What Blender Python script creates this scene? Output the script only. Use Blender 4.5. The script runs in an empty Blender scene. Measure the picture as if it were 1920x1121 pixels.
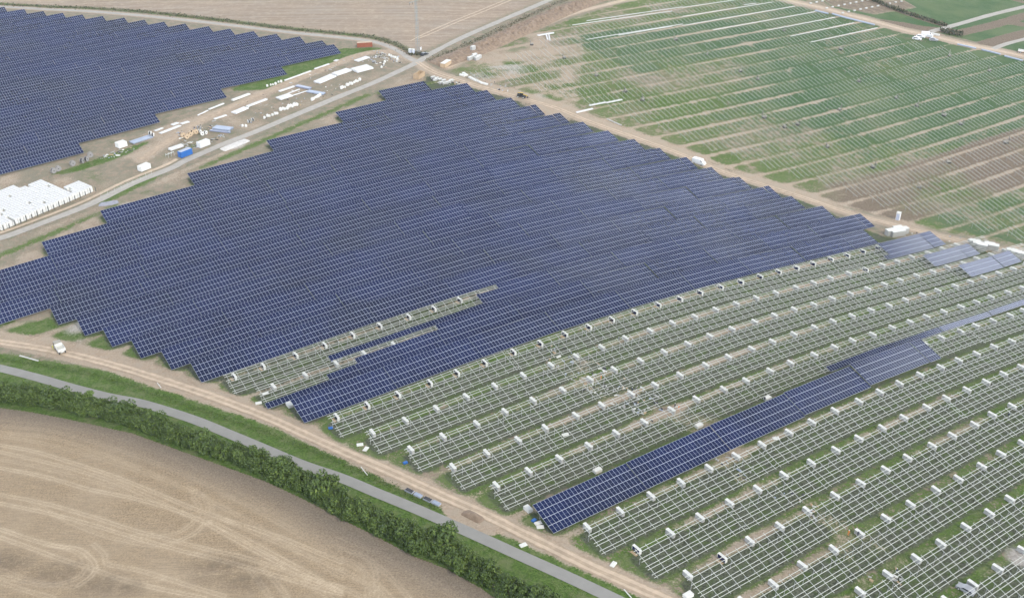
import bpy, math, random
import numpy as np
from mathutils import Matrix, Vector
random.seed(7); rng = np.random.default_rng(7)
scene = bpy.context.scene
COL = scene.collection

# ------------------------------------------------------------------ camera, world, sun, exposure
CAM_Z = 185.0
F_PX, PITCH = 1950.0, 0.5410520681
cam_d = bpy.data.cameras.new("camera"); cam = bpy.data.objects.new("camera", cam_d); COL.objects.link(cam)
cam.location = (0, 0, CAM_Z); cam.rotation_euler = (math.pi/2 - PITCH, 0, 0)
cam_d.sensor_width = 36.0; cam_d.lens = F_PX/1920*36.0
cam_d.clip_start = 1.0; cam_d.clip_end = 12000
scene.camera = cam

SUN_EL, SUN_AZ = math.radians(44), math.atan2(-0.74, 0.67)   # a hazy sun from behind the camera's right
world = bpy.data.worlds.new("World"); scene.world = world; world.use_nodes = True
wn = world.node_tree.nodes; wl = world.node_tree.links; wn.clear()
sky = wn.new('ShaderNodeTexSky'); sky.sky_type = 'NISHITA'; sky.sun_disc = False
sky.sun_elevation = SUN_EL; sky.sun_rotation = math.pi/2 - SUN_AZ
sky.dust_density = 2.5; sky.air_density = 1.0; sky.altitude = 150
hs = wn.new('ShaderNodeHueSaturation'); hs.inputs['Saturation'].default_value = 0.8
ctex = wn.new('ShaderNodeTexCoord'); csep = wn.new('ShaderNodeSeparateXYZ')
def wmath(op, x, y, clamp=False):
    m_ = wn.new('ShaderNodeMath'); m_.operation = op; m_.use_clamp = clamp
    for i_, v_ in ((0, x), (1, y)):
        if isinstance(v_, (int, float)): m_.inputs[i_].default_value = v_
        else: wl.new(v_, m_.inputs[i_])
    return m_.outputs[0]
wl.new(ctex.outputs['Generated'], csep.inputs[0])
zc = wmath('MAXIMUM', csep.outputs[2], 0.0); zd = wmath('ADD', zc, 0.16)
ccmb = wn.new('ShaderNodeCombineXYZ')
wl.new(wmath('DIVIDE', csep.outputs[0], zd), ccmb.inputs[0]); wl.new(wmath('DIVIDE', csep.outputs[1], zd), ccmb.inputs[1])
cn = wn.new('ShaderNodeTexNoise'); cn.inputs['Scale'].default_value = 1.25; cn.inputs['Detail'].default_value = 7
cn.inputs['Roughness'].default_value = 0.55; cn.inputs['Distortion'].default_value = 0.3
wl.new(ccmb.outputs[0], cn.inputs['Vector'])
dens = wmath('ADD', cn.outputs['Fac'], wmath('MULTIPLY', wmath('SUBTRACT', 0.60, zc), 0.85))     # cloud cover closes up towards the horizon
cr = wn.new('ShaderNodeMapRange'); cr.interpolation_type = 'SMOOTHSTEP'; cr.inputs[1].default_value = 0.43; cr.inputs[2].default_value = 0.60
wl.new(dens, cr.inputs[0])
cmx = wn.new('ShaderNodeMix'); cmx.data_type = 'RGBA'
chz = wn.new('ShaderNodeMapRange'); chz.interpolation_type = 'SMOOTHSTEP'; chz.inputs[1].default_value = 0.66; chz.inputs[2].default_value = 0.36
wl.new(zc, chz.inputs[0])
ccol = wn.new('ShaderNodeMix'); ccol.data_type = 'RGBA'; ccol.inputs[6].default_value = (17.0, 18.6, 21.0, 1); ccol.inputs[7].default_value = (50.0, 54.0, 61.0, 1)
wl.new(chz.outputs[0], ccol.inputs[0]); wl.new(ccol.outputs[2], cmx.inputs[7])
bg = wn.new('ShaderNodeBackground'); bg.inputs['Strength'].default_value = 0.078
wo = wn.new('ShaderNodeOutputWorld')
wl.new(sky.outputs[0], hs.inputs['Color']); wl.new(hs.outputs[0], cmx.inputs[6]); wl.new(cr.outputs[0], cmx.inputs[0])
wl.new(cmx.outputs[2], bg.inputs['Color']); wl.new(bg.outputs[0], wo.inputs[0])

sun_d = bpy.data.lights.new("sun", 'SUN'); sun_d.energy = 3.0; sun_d.angle = math.radians(11); sun_d.color = (1.0, 0.93, 0.82)
sun = bpy.data.objects.new("sun", sun_d); COL.objects.link(sun)
sdir = Vector((math.cos(SUN_AZ)*math.cos(SUN_EL), math.sin(SUN_AZ)*math.cos(SUN_EL), math.sin(SUN_EL)))
sun.rotation_euler = sdir.to_track_quat('Z', 'Y').to_euler(); sun.location = (0, 0, 400)
scene.view_settings.view_transform = 'Standard'; scene.view_settings.look = 'None'
scene.view_settings.gamma = 1.0; scene.view_settings.use_curve_mapping = False
scene.view_settings.exposure = -0.36
scene.cycles.max_bounces = 5; scene.cycles.volume_bounces = 0
scene.cycles.diffuse_bounces = 2; scene.cycles.glossy_bounces = 2; scene.cycles.transparent_max_bounces = 6

# ------------------------------------------------------------------ terrain and camera geometry
TC = np.array([-187.8,-182.1,-175.5,-169.2,-169.1,-171.6,-175.6,-182.5,-190.8,-199.1,-206.8,-214.0,-192.2,-187.8,-182.5,-174.7,-176.4,-179.3,-182.3,-190.2,-198.8,-206.7,-213.8,-220.5,-194.7,-192.0,-189.9,-183.1,-179.8,-181.8,-188.7,-199.2,-207.4,-214.3,-220.4,-226.4,-193.8,-190.3,-187.5,-186.4,-185.3,-194.7,-206.0,-211.7,-216.2,-220.9,-225.9,-231.0,-192.1,-187.8,-184.2,-183.6,-186.5,-201.8,-212.7,-216.5,-220.4,-224.5,-228.9,-233.6,-191.2,-186.5,-182.5,-180.9,-182.8,-192.5,-205.2,-213.3,-219.3,-224.1,-228.9,-233.8,-190.5,-185.9,-182.1,-180.2,-180.6,-186.5,-196.6,-206.4,-214.4,-220.6,-226.2,-231.7,-188.6,-184.5,-180.8,-178.6,-178.5,-182.2,-189.9,-199.3,-208.0,-215.4,-221.9,-228.0,-185.7,-182.1,-178.9,-177.0,-177.1,-180.0,-186.1,-194.1,-202.4,-210.0,-217.0,-223.5,-182.5,-179.5,-176.9,-175.4,-175.6,-178.2,-183.3,-190.1,-197.6,-205.0,-212.0,-218.8,-179.5,-176.9,-174.8,-173.6,-174.0,-176.4,-180.8,-186.7,-193.5,-200.5,-207.3,-214.1,-176.7,-174.5,-172.7,-171.8,-172.2,-174.4,-178.2,-183.5,-189.6,-196.2,-202.9,-209.6]).reshape(12, 12)
SP = 100.0
def terrain(x, y):
    x = np.clip(np.asarray(x, float), -300+1e-3, 600-1e-3); y = np.clip(np.asarray(y, float), 150-99, 1050-1e-3)
    gx = (x+400)/SP; gy = (y-50)/SP
    ix = np.floor(gx).astype(int); iy = np.floor(gy).astype(int)
    fx = gx-ix; fy = gy-iy
    def wts(f): return ((1-f)**3/6, (3*f**3-6*f**2+4)/6, (-3*f**3+3*f**2+3*f+1)/6, f**3/6)
    wx, wy = wts(fx), wts(fy); z = 0
    for j in range(4):
        for i in range(4):
            z = z + wx[i]*wy[j]*TC[np.clip(iy+j-1, 0, 11), np.clip(ix+i-1, 0, 11)]
    return z + CAM_Z
SP_, CP_ = math.sin(PITCH), math.cos(PITCH)
def g(px, py, h=0.0):
    """point of the place seen at (px, py) of the 1920 x 1121 photograph, h metres above the ground"""
    px = np.asarray(px, float); py = np.asarray(py, float)
    x = (px-960)/F_PX; v = -(py-560.5)/F_PX
    R = np.stack([x, CP_+v*SP_, -SP_+v*CP_], -1); s = 190/-R[..., 2]
    for _ in range(40):
        P = R*s[..., None]; z = terrain(P[..., 0], P[..., 1])+h-CAM_Z
        s = .5*s+.5*z/R[..., 2]
    P = R*s[..., None]; P[..., 2] += CAM_Z
    return P
def g1(px, py, h=0.0): return g(np.array([px]), np.array([py]), h)[0]
def to_px(P):
    x, y, z = P[..., 0], P[..., 1], P[..., 2]-CAM_Z
    d = y*CP_-z*SP_; u = y*SP_+z*CP_
    return np.stack([960+F_PX*x/d, 560.5-F_PX*u/d], -1)
AZ = 0.612396921454814; D = 12.849527893; V0 = 223.19357892; VB = 22.841977991665367; TILT = 0.2808221
RV = np.array([math.cos(AZ), math.sin(AZ)]); UN = np.array([-math.sin(AZ), math.cos(AZ)])
def along(P): return P[..., 0]*RV[0]+P[..., 1]*RV[1]
def vrow(P): return (P[..., 0]*UN[0]+P[..., 1]*UN[1]-V0)/D
def site(al, v):      # plan point at distance al along row coordinate v
    al = np.asarray(al, float); return np.stack([al*RV[0]+(V0+v*D)*UN[0], al*RV[1]+(V0+v*D)*UN[1]], -1)
def at_px(px, py, v):   # along coordinate where the low edge of row v passes below picture column px, row py
    return float(along(g1(px, py, .8)))

# ------------------------------------------------------------------ object helpers
def new_obj(name, me, parent=None, loc=None, rot=None, kind=None):
    o = bpy.data.objects.new(name, me); COL.objects.link(o)
    if parent is not None: o.parent = parent
    if loc is not None: o.location = loc
    if rot is not None: o.rotation_euler = rot
    if kind: o['kind'] = kind
    return o
def tag(o, label, cat, group=None):
    o['label'] = label; o['category'] = cat
    if group: o['group'] = group
    return o
BOXF = [(0,3,2,1),(4,5,6,7),(0,1,5,4),(1,2,6,5),(2,3,7,6),(3,0,4,7)]
class MB:
    """collects boxes, bars and quads into one mesh"""
    def __init__(s): s.v=[]; s.f=[]; s.m=[]
    def box(s, c, d, mi=0, M=None, rz=0.0, skip_bottom=False):
        cx,cy,cz = c; dx,dy,dz = d[0]/2,d[1]/2,d[2]/2; b = len(s.v)
        for z in (-dz,dz):
            for x,y in ((-dx,-dy),(dx,-dy),(dx,dy),(-dx,dy)):
                if rz: x,y = x*math.cos(rz)-y*math.sin(rz), x*math.sin(rz)+y*math.cos(rz)
                p = Vector((cx+x,cy+y,cz+z)); s.v.append(tuple(M@p) if M else tuple(p))
        for k,f in enumerate(BOXF):
            if skip_bottom and k == 0: continue
            s.f.append(tuple(b+i for i in f)); s.m.append(mi)
        return s
    def bar(s, p, q, w, h=None, mi=0):
        p = Vector(p); q = Vector(q); h = h or w; d = q-p; L = d.length
        if L < 1e-6: return s
        M = Matrix.Translation((p+q)/2) @ d.to_track_quat('X','Z').to_matrix().to_4x4()
        return s.box((0,0,0),(L,w,h),mi,M)
    def quad(s, pts, mi=0):
        b = len(s.v); s.v += [tuple(p) for p in pts]; s.f.append(tuple(range(b,b+len(pts)))); s.m.append(mi); return s
    def cyl(s, p, q, r, n=10, mi=0, r2=None, cap=True):
        p = Vector(p); q = Vector(q); r2 = r if r2 is None else r2
        R = (q-p).to_track_quat('Z','Y').to_matrix(); b = len(s.v)
        for c,rr in ((p,r),(q,r2)):
            for i in range(n):
                a = 2*math.pi*i/n; s.v.append(tuple(c+R@Vector((rr*math.cos(a),rr*math.sin(a),0))))
        for i in range(n):
            j=(i+1)%n; s.f.append((b+i,b+j,b+n+j,b+n+i)); s.m.append(mi)
        if cap:
            s.f.append(tuple(b+i for i in reversed(range(n)))); s.f.append(tuple(b+n+i for i in range(n))); s.m += [mi,mi]
        return s
    def mesh(s, name, mats):
        me = bpy.data.meshes.new(name); me.from_pydata(s.v, [], s.f)
        for m in (mats if isinstance(mats,(list,tuple)) else [mats]): me.materials.append(m)
        me.polygons.foreach_set('material_index', s.m); me.update(); return me

# ------------------------------------------------------------------ materials
def mat(name, col, rough=0.8, metal=0.0, vary=0.0, scale=1.0, bump=0.0, bscale=None, coords='Object', detail=4):
    m = bpy.data.materials.new(name); m.use_nodes = True; n = m.node_tree.nodes; l = m.node_tree.links
    b = n['Principled BSDF']; b.inputs['Roughness'].default_value = rough; b.inputs['Metallic'].default_value = metal
    b.inputs['Base Color'].default_value = (*col,1)
    if vary or bump:
        if coords == 'World': tc = n.new('ShaderNodeNewGeometry'); out = tc.outputs['Position']
        else: tc = n.new('ShaderNodeTexCoord'); out = tc.outputs['Object']
        nz = n.new('ShaderNodeTexNoise'); nz.inputs['Scale'].default_value = scale; nz.inputs['Detail'].default_value = detail
        nz.inputs['Roughness'].default_value = 0.65
        l.new(out, nz.inputs['Vector'])
        if vary:
            mr = n.new('ShaderNodeMapRange'); mr.inputs[1].default_value=.25; mr.inputs[2].default_value=.75
            mr.inputs[3].default_value = 1-vary; mr.inputs[4].default_value = 1+vary
            mx = n.new('ShaderNodeMix'); mx.data_type='RGBA'; mx.blend_type='MULTIPLY'; mx.inputs[0].default_value = 1
            mx.inputs[6].default_value = (*col,1)
            l.new(nz.outputs['Fac'], mr.inputs[0]); l.new(mr.outputs[0], mx.inputs[7]); l.new(mx.outputs[2], b.inputs['Base Color'])
        if bump:
            bp = n.new('ShaderNodeBump'); bp.inputs['Strength'].default_value = 1; bp.inputs['Distance'].default_value = bump
            l.new(nz.outputs['Fac'], bp.inputs['Height']); l.new(bp.outputs[0], b.inputs['Normal'])
    return m
M_STEEL = mat('galvanised_steel', (.64,.66,.61), .5, .15, .08, .5)
M_RAFT = mat('dull_galvanised_rafter', (.50,.52,.48), .55, .2, .08, .5)
M_POST = mat('galvanised_post', (.34,.35,.34), .55, .4)
M_ALU = mat('aluminium_frame', (.54,.58,.66), .45, .15)
M_CARD = mat('white_carton', (.70,.70,.66), .75, 0, .10, 1.2)
M_CARDS = mat('grey_card_and_shaded_sides', (.40,.40,.38), .7, 0, .12, 2.0)  # grey card; on the white crates it paints their shaded sides
M_WHITE = mat('white_sheet', (.66,.66,.65), .6, 0, .14, .8)
M_PALLET = mat('pallet_wood', (.45,.33,.20), .85, 0, .2, 3)
M_DARK = mat('dark_plastic', (.03,.03,.035), .5)
M_RUBBER = mat('rubber', (.02,.02,.02), .8)
M_BLUEC = mat('blue_container_paint', (.02,.13,.42), .45, 0, .08, .8)
M_REDC = mat('rusty_red_container_paint', (.27,.085,.045), .7, 0, .25, .8)
M_TANC = mat('plywood_board', (.45,.33,.21), .8, 0, .15, .7)
M_ORANGE = mat('orange_paint', (.60,.22,.05), .5)
M_YELLOW = mat('yellow_paint', (.62,.42,.06), .5)
M_WOODD = mat('drum_wood', (.55,.42,.28), .8, 0, .2, 3)
M_GREYW = mat('weathered_drum_wood', (.27,.26,.25), .8, 0, .2, 3)
M_CABLE = mat('cable_black', (.025,.025,.03), .5)
M_GLASSD = mat('dark_window_glass', (.02,.025,.03), .12)
M_STEELB = mat('bluish_steel_stack', (.34,.39,.48), .45, .3, .15, 1.0)
M_CONC = mat('concrete_block', (.52,.51,.48), .85, 0, .1, .8)
M_FENCE = mat('dark_fence_post', (.10,.10,.09), .8)
M_MAST = mat('mast_steel', (.26,.32,.33), .55, .3)
M_MACH = mat('worn_machine_paint', (.34,.32,.27), .6, 0, .2, 1); M_MACH2 = mat('dusty_mast', (.22,.21,.19), .6)

# photovoltaic glass: dark blue half cells under glass; every module and table a little different
def pv_mat():
    m = bpy.data.materials.new('photovoltaic_glass'); m.use_nodes = True; n = m.node_tree.nodes; l = m.node_tree.links
    b = n['Principled BSDF']
    oi = n.new('ShaderNodeObjectInfo'); geo = n.new('ShaderNodeNewGeometry')
    nz = n.new('ShaderNodeTexNoise'); nz.inputs['Scale'].default_value=.05; nz.inputs['Detail'].default_value=3
    l.new(geo.outputs['Position'], nz.inputs['Vector'])
    ad = n.new('ShaderNodeMath'); ad.operation='ADD'; l.new(nz.outputs['Fac'], ad.inputs[0])
    mu = n.new('ShaderNodeMath'); mu.operation='MULTIPLY'; mu.inputs[1].default_value=.22; l.new(geo.outputs['Random Per Island'], mu.inputs[0])
    mu2 = n.new('ShaderNodeMath'); mu2.operation='MULTIPLY_ADD'; mu2.inputs[1].default_value=.25; l.new(oi.outputs['Random'], mu2.inputs[0]); l.new(mu.outputs[0], mu2.inputs[2])
    l.new(mu2.outputs[0], ad.inputs[1])
    rp = n.new('ShaderNodeValToRGB'); e = rp.color_ramp.elements
    e[0].position=.25; e[0].color=(.006,.011,.038,1); e[1].position=1.0; e[1].color=(.014,.025,.088,1)
    l.new(ad.outputs[0], rp.inputs[0])
    n2 = n.new('ShaderNodeTexNoise'); n2.inputs['Scale'].default_value=.028; n2.inputs['Detail'].default_value=4; l.new(geo.outputs['Position'], n2.inputs['Vector'])
    r2 = n.new('ShaderNodeMapRange'); r2.inputs[1].default_value=.48; r2.inputs[2].default_value=.70; r2.inputs[4].default_value=.45; l.new(n2.outputs['Fac'], r2.inputs[0])
    m2 = n.new('ShaderNodeMix'); m2.data_type='RGBA'; m2.inputs[7].default_value=(.020,.024,.033,1); l.new(r2.outputs[0], m2.inputs[0]); l.new(rp.outputs[0], m2.inputs[6]); l.new(m2.outputs[2], b.inputs['Base Color'])
    b.inputs['Roughness'].default_value=.09; b.inputs['IOR'].default_value=1.50
    b.inputs['Coat Weight'].default_value=0.0
    return m
M_PV = pv_mat()
M_PVGAP = mat('white_backsheet_line', (.24,.27,.36), .3)

# ground materials driven by surface masks stored on the mesh
def N(n, t, **k):
    x = n.new(t)
    for a,b in k.items(): setattr(x,a,b)
    return x
def ground_material():
    m = bpy.data.materials.new('site_ground'); m.use_nodes=True; n=m.node_tree.nodes; l=m.node_tree.links; b=n['Principled BSDF']
    b.inputs['Roughness'].default_value=.95; b.inputs['Specular IOR Level'].default_value=.15
    geo=n.new('ShaderNodeNewGeometry'); pos=geo.outputs['Position']
    def noise(s,d=5,r=.6,dist=0):
        z=n.new('ShaderNodeTexNoise'); z.inputs['Scale'].default_value=s; z.inputs['Detail'].default_value=d; z.inputs['Roughness'].default_value=r; z.inputs['Distortion'].default_value=dist
        l.new(pos,z.inputs['Vector']); return z.outputs['Fac']
    def mix(f,a,c,bt='MIX'):
        x=n.new('ShaderNodeMix'); x.data_type='RGBA'; x.blend_type=bt
        for sock,val in ((0,f),(6,a),(7,c)):
            if isinstance(val,(tuple,float,int)): x.inputs[sock].default_value = val if sock==0 else (*val,1)
            else: l.new(val,x.inputs[sock])
        return x.outputs[2]
    def rng_(v,a,c,lo=0,hi=1):
        x=n.new('ShaderNodeMapRange'); x.inputs[1].default_value=a; x.inputs[2].default_value=c; x.inputs[3].default_value=lo; x.inputs[4].default_value=hi
        x.interpolation_type='SMOOTHSTEP'; l.new(v,x.inputs[0]); return x.outputs[0]
    def math_(op,a,c):
        x=n.new('ShaderNodeMath'); x.operation=op
        for i,v in ((0,a),(1,c)):
            if isinstance(v,(int,float)): x.inputs[i].default_value=v
            else: l.new(v,x.inputs[i])
        return x.outputs[0]
    at=n.new('ShaderNodeAttribute'); at.attribute_name='mask'; sep=n.new('ShaderNodeSeparateColor'); l.new(at.outputs['Color'],sep.inputs[0])
    at2=n.new('ShaderNodeAttribute'); at2.attribute_name='mask2'; sep2=n.new('ShaderNodeSeparateColor'); l.new(at2.outputs['Color'],sep2.inputs[0])
    green,dirt,pale = sep.outputs[0],sep.outputs[1],sep.outputs[2]
    rich,brown,stub = sep2.outputs[0],sep2.outputs[1],sep2.outputs[2]
    big=noise(.03,5,.6); med=noise(.28,6,.65,.4); fine=noise(1.6,5,.7)
    soil=mix(rng_(med,.3,.7),(.275,.215,.155),(.37,.30,.225))
    soil=mix(rng_(fine,.35,.75),soil,(.43,.36,.28))
    weeds=mix(rng_(fine,.3,.7),(.085,.105,.045),(.19,.20,.125))
    weeds=mix(rng_(med,.35,.65),weeds,(.23,.215,.16))
    col=mix(rng_(math_('ADD',med,math_('MULTIPLY',fine,.4)),.55,.85),soil,weeds)
    gr=mix(rng_(fine,.3,.72),(.045,.095,.016),(.135,.215,.045))
    gr=mix(rng_(med,.42,.72),gr,(.17,.20,.085))
    f=rng_(math_('ADD',green,math_('MULTIPLY',math_('SUBTRACT',math_('ADD',med,fine),1.0),1.1)),.38,.62)
    col=mix(f,col,gr)
    rg=mix(rng_(fine,.3,.7),(.045,.095,.035),(.085,.16,.06))
    rg=mix(rng_(big,.35,.65),rg,(.12,.17,.075))
    f=rng_(math_('ADD',rich,math_('MULTIPLY',math_('SUBTRACT',math_('ADD',med,fine),1.0),.7)),.4,.6); col=mix(f,col,rg)
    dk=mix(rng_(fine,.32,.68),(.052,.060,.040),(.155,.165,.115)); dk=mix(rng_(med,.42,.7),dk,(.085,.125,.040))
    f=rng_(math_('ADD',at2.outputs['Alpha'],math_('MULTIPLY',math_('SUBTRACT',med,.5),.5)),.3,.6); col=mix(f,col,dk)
    br=mix(rng_(fine,.3,.7),(.13,.10,.07),(.27,.215,.155))
    f=rng_(math_('ADD',brown,math_('MULTIPLY',math_('SUBTRACT',math_('ADD',med,fine),1.0),.9)),.35,.65); col=mix(f,col,br)
    st=mix(rng_(fine,.3,.72),(.33,.255,.185),(.47,.375,.28)); st=mix(rng_(big,.35,.7,0,.7),st,(.36,.315,.26))
    mp=n.new('ShaderNodeMapping'); mp.inputs['Rotation'].default_value=(0,0,.10); mp.inputs['Scale'].default_value=(.012,.42,1); l.new(pos,mp.inputs['Vector'])
    sk=n.new('ShaderNodeTexNoise'); sk.inputs['Scale'].default_value=1; sk.inputs['Detail'].default_value=4; sk.inputs['Roughness'].default_value=.7; l.new(mp.outputs[0],sk.inputs['Vector'])
    st=mix(rng_(sk.outputs['Fac'],.38,.64),st,(.30,.235,.175)); st=mix(rng_(med,.45,.75,0,.6),st,(.50,.41,.31))
    col=mix(stub,col,st)
    dr=mix(rng_(fine,.3,.75),(.36,.275,.195),(.52,.415,.31)); dr=mix(rng_(med,.3,.7),dr,(.42,.35,.27))
    f=rng_(math_('ADD',dirt,math_('MULTIPLY',math_('SUBTRACT',math_('ADD',med,fine),1.0),.75)),.36,.64); col=mix(f,col,dr)
    pl=mix(rng_(fine,.3,.7),(.38,.35,.31),(.54,.50,.45)); col=mix(rng_(math_('ADD',pale,math_('MULTIPLY',math_('SUBTRACT',fine,.5),.5)),.35,.75),col,pl)
    l.new(col,b.inputs['Base Color'])
    bp=n.new('ShaderNodeBump'); bp.inputs['Strength'].default_value=1; bp.inputs['Distance'].default_value=.5
    l.new(math_('ADD',math_('MULTIPLY',med,.5),fine),bp.inputs['Height']); l.new(bp.outputs[0],b.inputs['Normal'])
    return m
M_GROUND = ground_material()

def field_material():
    m = bpy.data.materials.new('stubble'); m.use_nodes=True; n=m.node_tree.nodes; l=m.node_tree.links; b=n['Principled BSDF']
    b.inputs['Roughness'].default_value=.95; b.inputs['Specular IOR Level'].default_value=.1
    geo=n.new('ShaderNodeNewGeometry')
    def noise(s,d,r,vec=None):
        z=n.new('ShaderNodeTexNoise'); z.inputs['Scale'].default_value=s; z.inputs['Detail'].default_value=d; z.inputs['Roughness'].default_value=r
        l.new(vec or geo.outputs['Position'],z.inputs['Vector']); return z.outputs['Fac']
    at=n.new('ShaderNodeAttribute'); at.attribute_name='mask'; sep=n.new('ShaderNodeSeparateColor'); l.new(at.outputs['Color'],sep.inputs[0])
    def mix(f,a,c):
        x=n.new('ShaderNodeMix'); x.data_type='RGBA'
        for sock,val in ((0,f),(6,a),(7,c)):
            if isinstance(val,(tuple,float,int)): x.inputs[sock].default_value = val if sock==0 else (*val,1)
            else: l.new(val,x.inputs[sock])
        return x.outputs[2]
    def R(v,a,c,lo=0,hi=1):
        x=n.new('ShaderNodeMapRange'); x.inputs[1].default_value=a; x.inputs[2].default_value=c; x.inputs[3].default_value=lo; x.inputs[4].default_value=hi; l.new(v,x.inputs[0]); return x.outputs[0]
    mp=n.new('ShaderNodeMapping'); mp.inputs['Rotation'].default_value=(0,0,.35); mp.inputs['Scale'].default_value=(.25,2.6,1); l.new(geo.outputs['Position'],mp.inputs['Vector'])
    fine=noise(2.4,5,.75); med=noise(.35,5,.65); big=noise(.05,4,.55); line=noise(1.0,3,.6,mp.outputs[0])
    c=mix(R(fine,.34,.66),(.20,.146,.084),(.50,.378,.245)); c=mix(R(med,.35,.75,0,.4),c,(.28,.225,.155)); c=mix(R(big,.38,.66,0,.5),c,(.42,.335,.235))
    c=mix(R(line,.42,.68,0,.45),c,(.215,.17,.118))
    ad=n.new('ShaderNodeMath'); ad.operation='MULTIPLY'; l.new(sep.outputs[0],ad.inputs[0]); l.new(R(fine,.2,.55,.35,1.0),ad.inputs[1])
    c=mix(ad.outputs[0],c,(.60,.485,.345))
    c=mix(sep.outputs[1],c,mix(R(fine,.34,.66),(.15,.125,.10),(.29,.245,.195)))
    ad2=n.new('ShaderNodeMath'); ad2.operation='MULTIPLY'; l.new(sep.outputs[2],ad2.inputs[0]); l.new(R(med,.3,.7,.2,.9),ad2.inputs[1])
    c=mix(ad2.outputs[0],c,(.115,.09,.065))
    l.new(c,b.inputs['Base Color'])
    bp=n.new('ShaderNodeBump'); bp.inputs['Strength'].default_value=.8; bp.inputs['Distance'].default_value=.25; l.new(fine,bp.inputs['Height']); l.new(bp.outputs[0],b.inputs['Normal'])
    return m
M_FIELD = field_material()
M_ASPH = mat('worn_asphalt',(.275,.27,.25),.9,0,.10,.35,.0,coords='World',detail=7)
M_GRAVEL = mat('pale_gravel',(.40,.375,.335),.95,0,.17,.45,.05,coords='World',detail=7)
M_SANDRUT = mat('pressed_sandy_rut',(.52,.415,.305),.95,0,.22,.5,.04,coords='World',detail=6)
M_SAND = mat('sandy_track_crown',(.41,.32,.23),.95,0,.28,.5,.06,coords='World',detail=6)

# ------------------------------------------------------------------ polyline tools (traced in photograph pixels, laid on the terrain)
def smooth_line(pts, step=2.0):
    P = g(np.array([p[0] for p in pts]), np.array([p[1] for p in pts]))[:, :2]
    P0 = np.vstack([2*P[0]-P[1], P, 2*P[-1]-P[-2]]); out=[]
    for i in range(1,len(P0)-2):
        a,b,c,d = P0[i-1:i+3]; L=np.linalg.norm(c-b); k=max(1,int(L/step))
        for t in np.arange(k)/k:
            out.append(.5*((2*b)+(-a+c)*t+(2*a-5*b+4*c-d)*t*t+(-a+3*b-3*c+d)*t**3))
    out.append(P[-1]); return np.array(out)
def dist_to(P, line, rad):
    """distance from points P to the polyline, exact only inside rad"""
    d = np.full(len(P), 1e9); mn = line.min(0)-rad; mx = line.max(0)+rad
    idx = np.where((P[:,0]>mn[0])&(P[:,0]<mx[0])&(P[:,1]>mn[1])&(P[:,1]<mx[1]))[0]
    Q = P[idx]; dd = np.full(len(idx),1e9)
    for a,b in zip(line[:-1],line[1:]):
        s = np.where((Q[:,0]>min(a[0],b[0])-rad)&(Q[:,0]<max(a[0],b[0])+rad)&(Q[:,1]>min(a[1],b[1])-rad)&(Q[:,1]<max(a[1],b[1])+rad))[0]
        if not len(s): continue
        ab=b-a; t=np.clip(((Q[s]-a)@ab)/(ab@ab+1e-9),0,1); e=np.linalg.norm(Q[s]-a-t[:,None]*ab,axis=1)
        dd[s]=np.minimum(dd[s],e)
    d[idx]=dd; return d
def in_poly(P, poly):
    x,y=P[:,0],P[:,1]; ins=np.zeros(len(P),bool); n=len(poly)
    for i in range(n):
        x1,y1=poly[i]; x2,y2=poly[(i+1)%n]
        if y1==y2: continue
        c=((y1>y)!=(y2>y))&(x<(x2-x1)*(y-y1)/(y2-y1)+x1); ins^=c
    return ins
def px_poly(pts):
    P=g(np.array([p[0] for p in pts]),np.array([p[1] for p in pts]))[:,:2]; return P
def soft(d, w, s=1.0): return np.clip((w-d)/s+.5,0,1)
def ribbon(name, line, width, lift, material, ncross=4, jitter=0.0):
    t=np.gradient(line,axis=0); t/=np.linalg.norm(t,axis=1)[:,None]+1e-9; nn=np.stack([-t[:,1],t[:,0]],1)
    offs=np.linspace(-.5,.5,ncross+1); V=[]; 
    wv = width*(1+jitter*np.convolve(rng.normal(size=len(line)),np.ones(5)/5,'same'))
    for o in offs:
        p=line+nn*(wv*o)[:,None]; V.append(np.column_stack([p,terrain(p[:,0],p[:,1])+lift]))
    V=np.array(V); m=len(line); F=[]
    for j in range(ncross):
        for i in range(m-1): F.append((j*m+i,(j+1)*m+i,(j+1)*m+i+1,j*m+i+1)[::-1])
    me=bpy.data.meshes.new(name); me.from_pydata(V.reshape(-1,3).tolist(),[],F); me.materials.append(material); me.update()
    if me.polygons[0].normal.z<0: me.flip_normals()
    return new_obj(name,me,kind='structure')

LANE=[(-60,678),(7,692),(70,708),(133,726),(200,743),(253,753),(300,766),(367,788),(433,815),(500,843),(567,871),(640,896),(707,924),(773,951),(840,980),(907,1010),(973,1040),(1040,1070),(1107,1101),(1180,1136),(1240,1166)]
TRACK=[(-60,632),(0,641),(100,657),(200,681),(300,711),(400,744),(500,782),(567,812),(640,845),(740,888),(840,934),(907,963),(973,996),(1040,1029),(1107,1062),(1180,1094),(1240,1121),(1300,1150),(1370,1186)]
GRAV=[(-70,463),(0,447),(83,417),(167,384),(250,344),(320,316),(347,302),(413,273),(480,247),(580,205),(640,180),(700,156),(750,133),(783,117),(808,101),(867,71),(933,42),(1020,5),(1060,-13),(1120,-42)]
GRAVW=7.0
ROADR=[(783,117),(803,130),(825,140),(867,153),(915,167),(980,185),(1040,202),(1107,229),(1207,264),(1279,290),(1347,319),(1413,341),(1480,362),(1517,374),(1575,394),(1633,411),(1700,427),(1767,444),(1830,458),(1900,474),(1990,494)]
ROADL=[(783,117),(765,108),(750,98),(725,86),(690,77),(640,71),(533,60),(400,44),(267,30),(133,20),(0,13),(-80,9)]
YARDT=[(740,98),(700,98),(660,108),(630,120),(547,153),(480,181),(413,210),(380,225),(345,247),(300,275),(265,300)]
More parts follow.
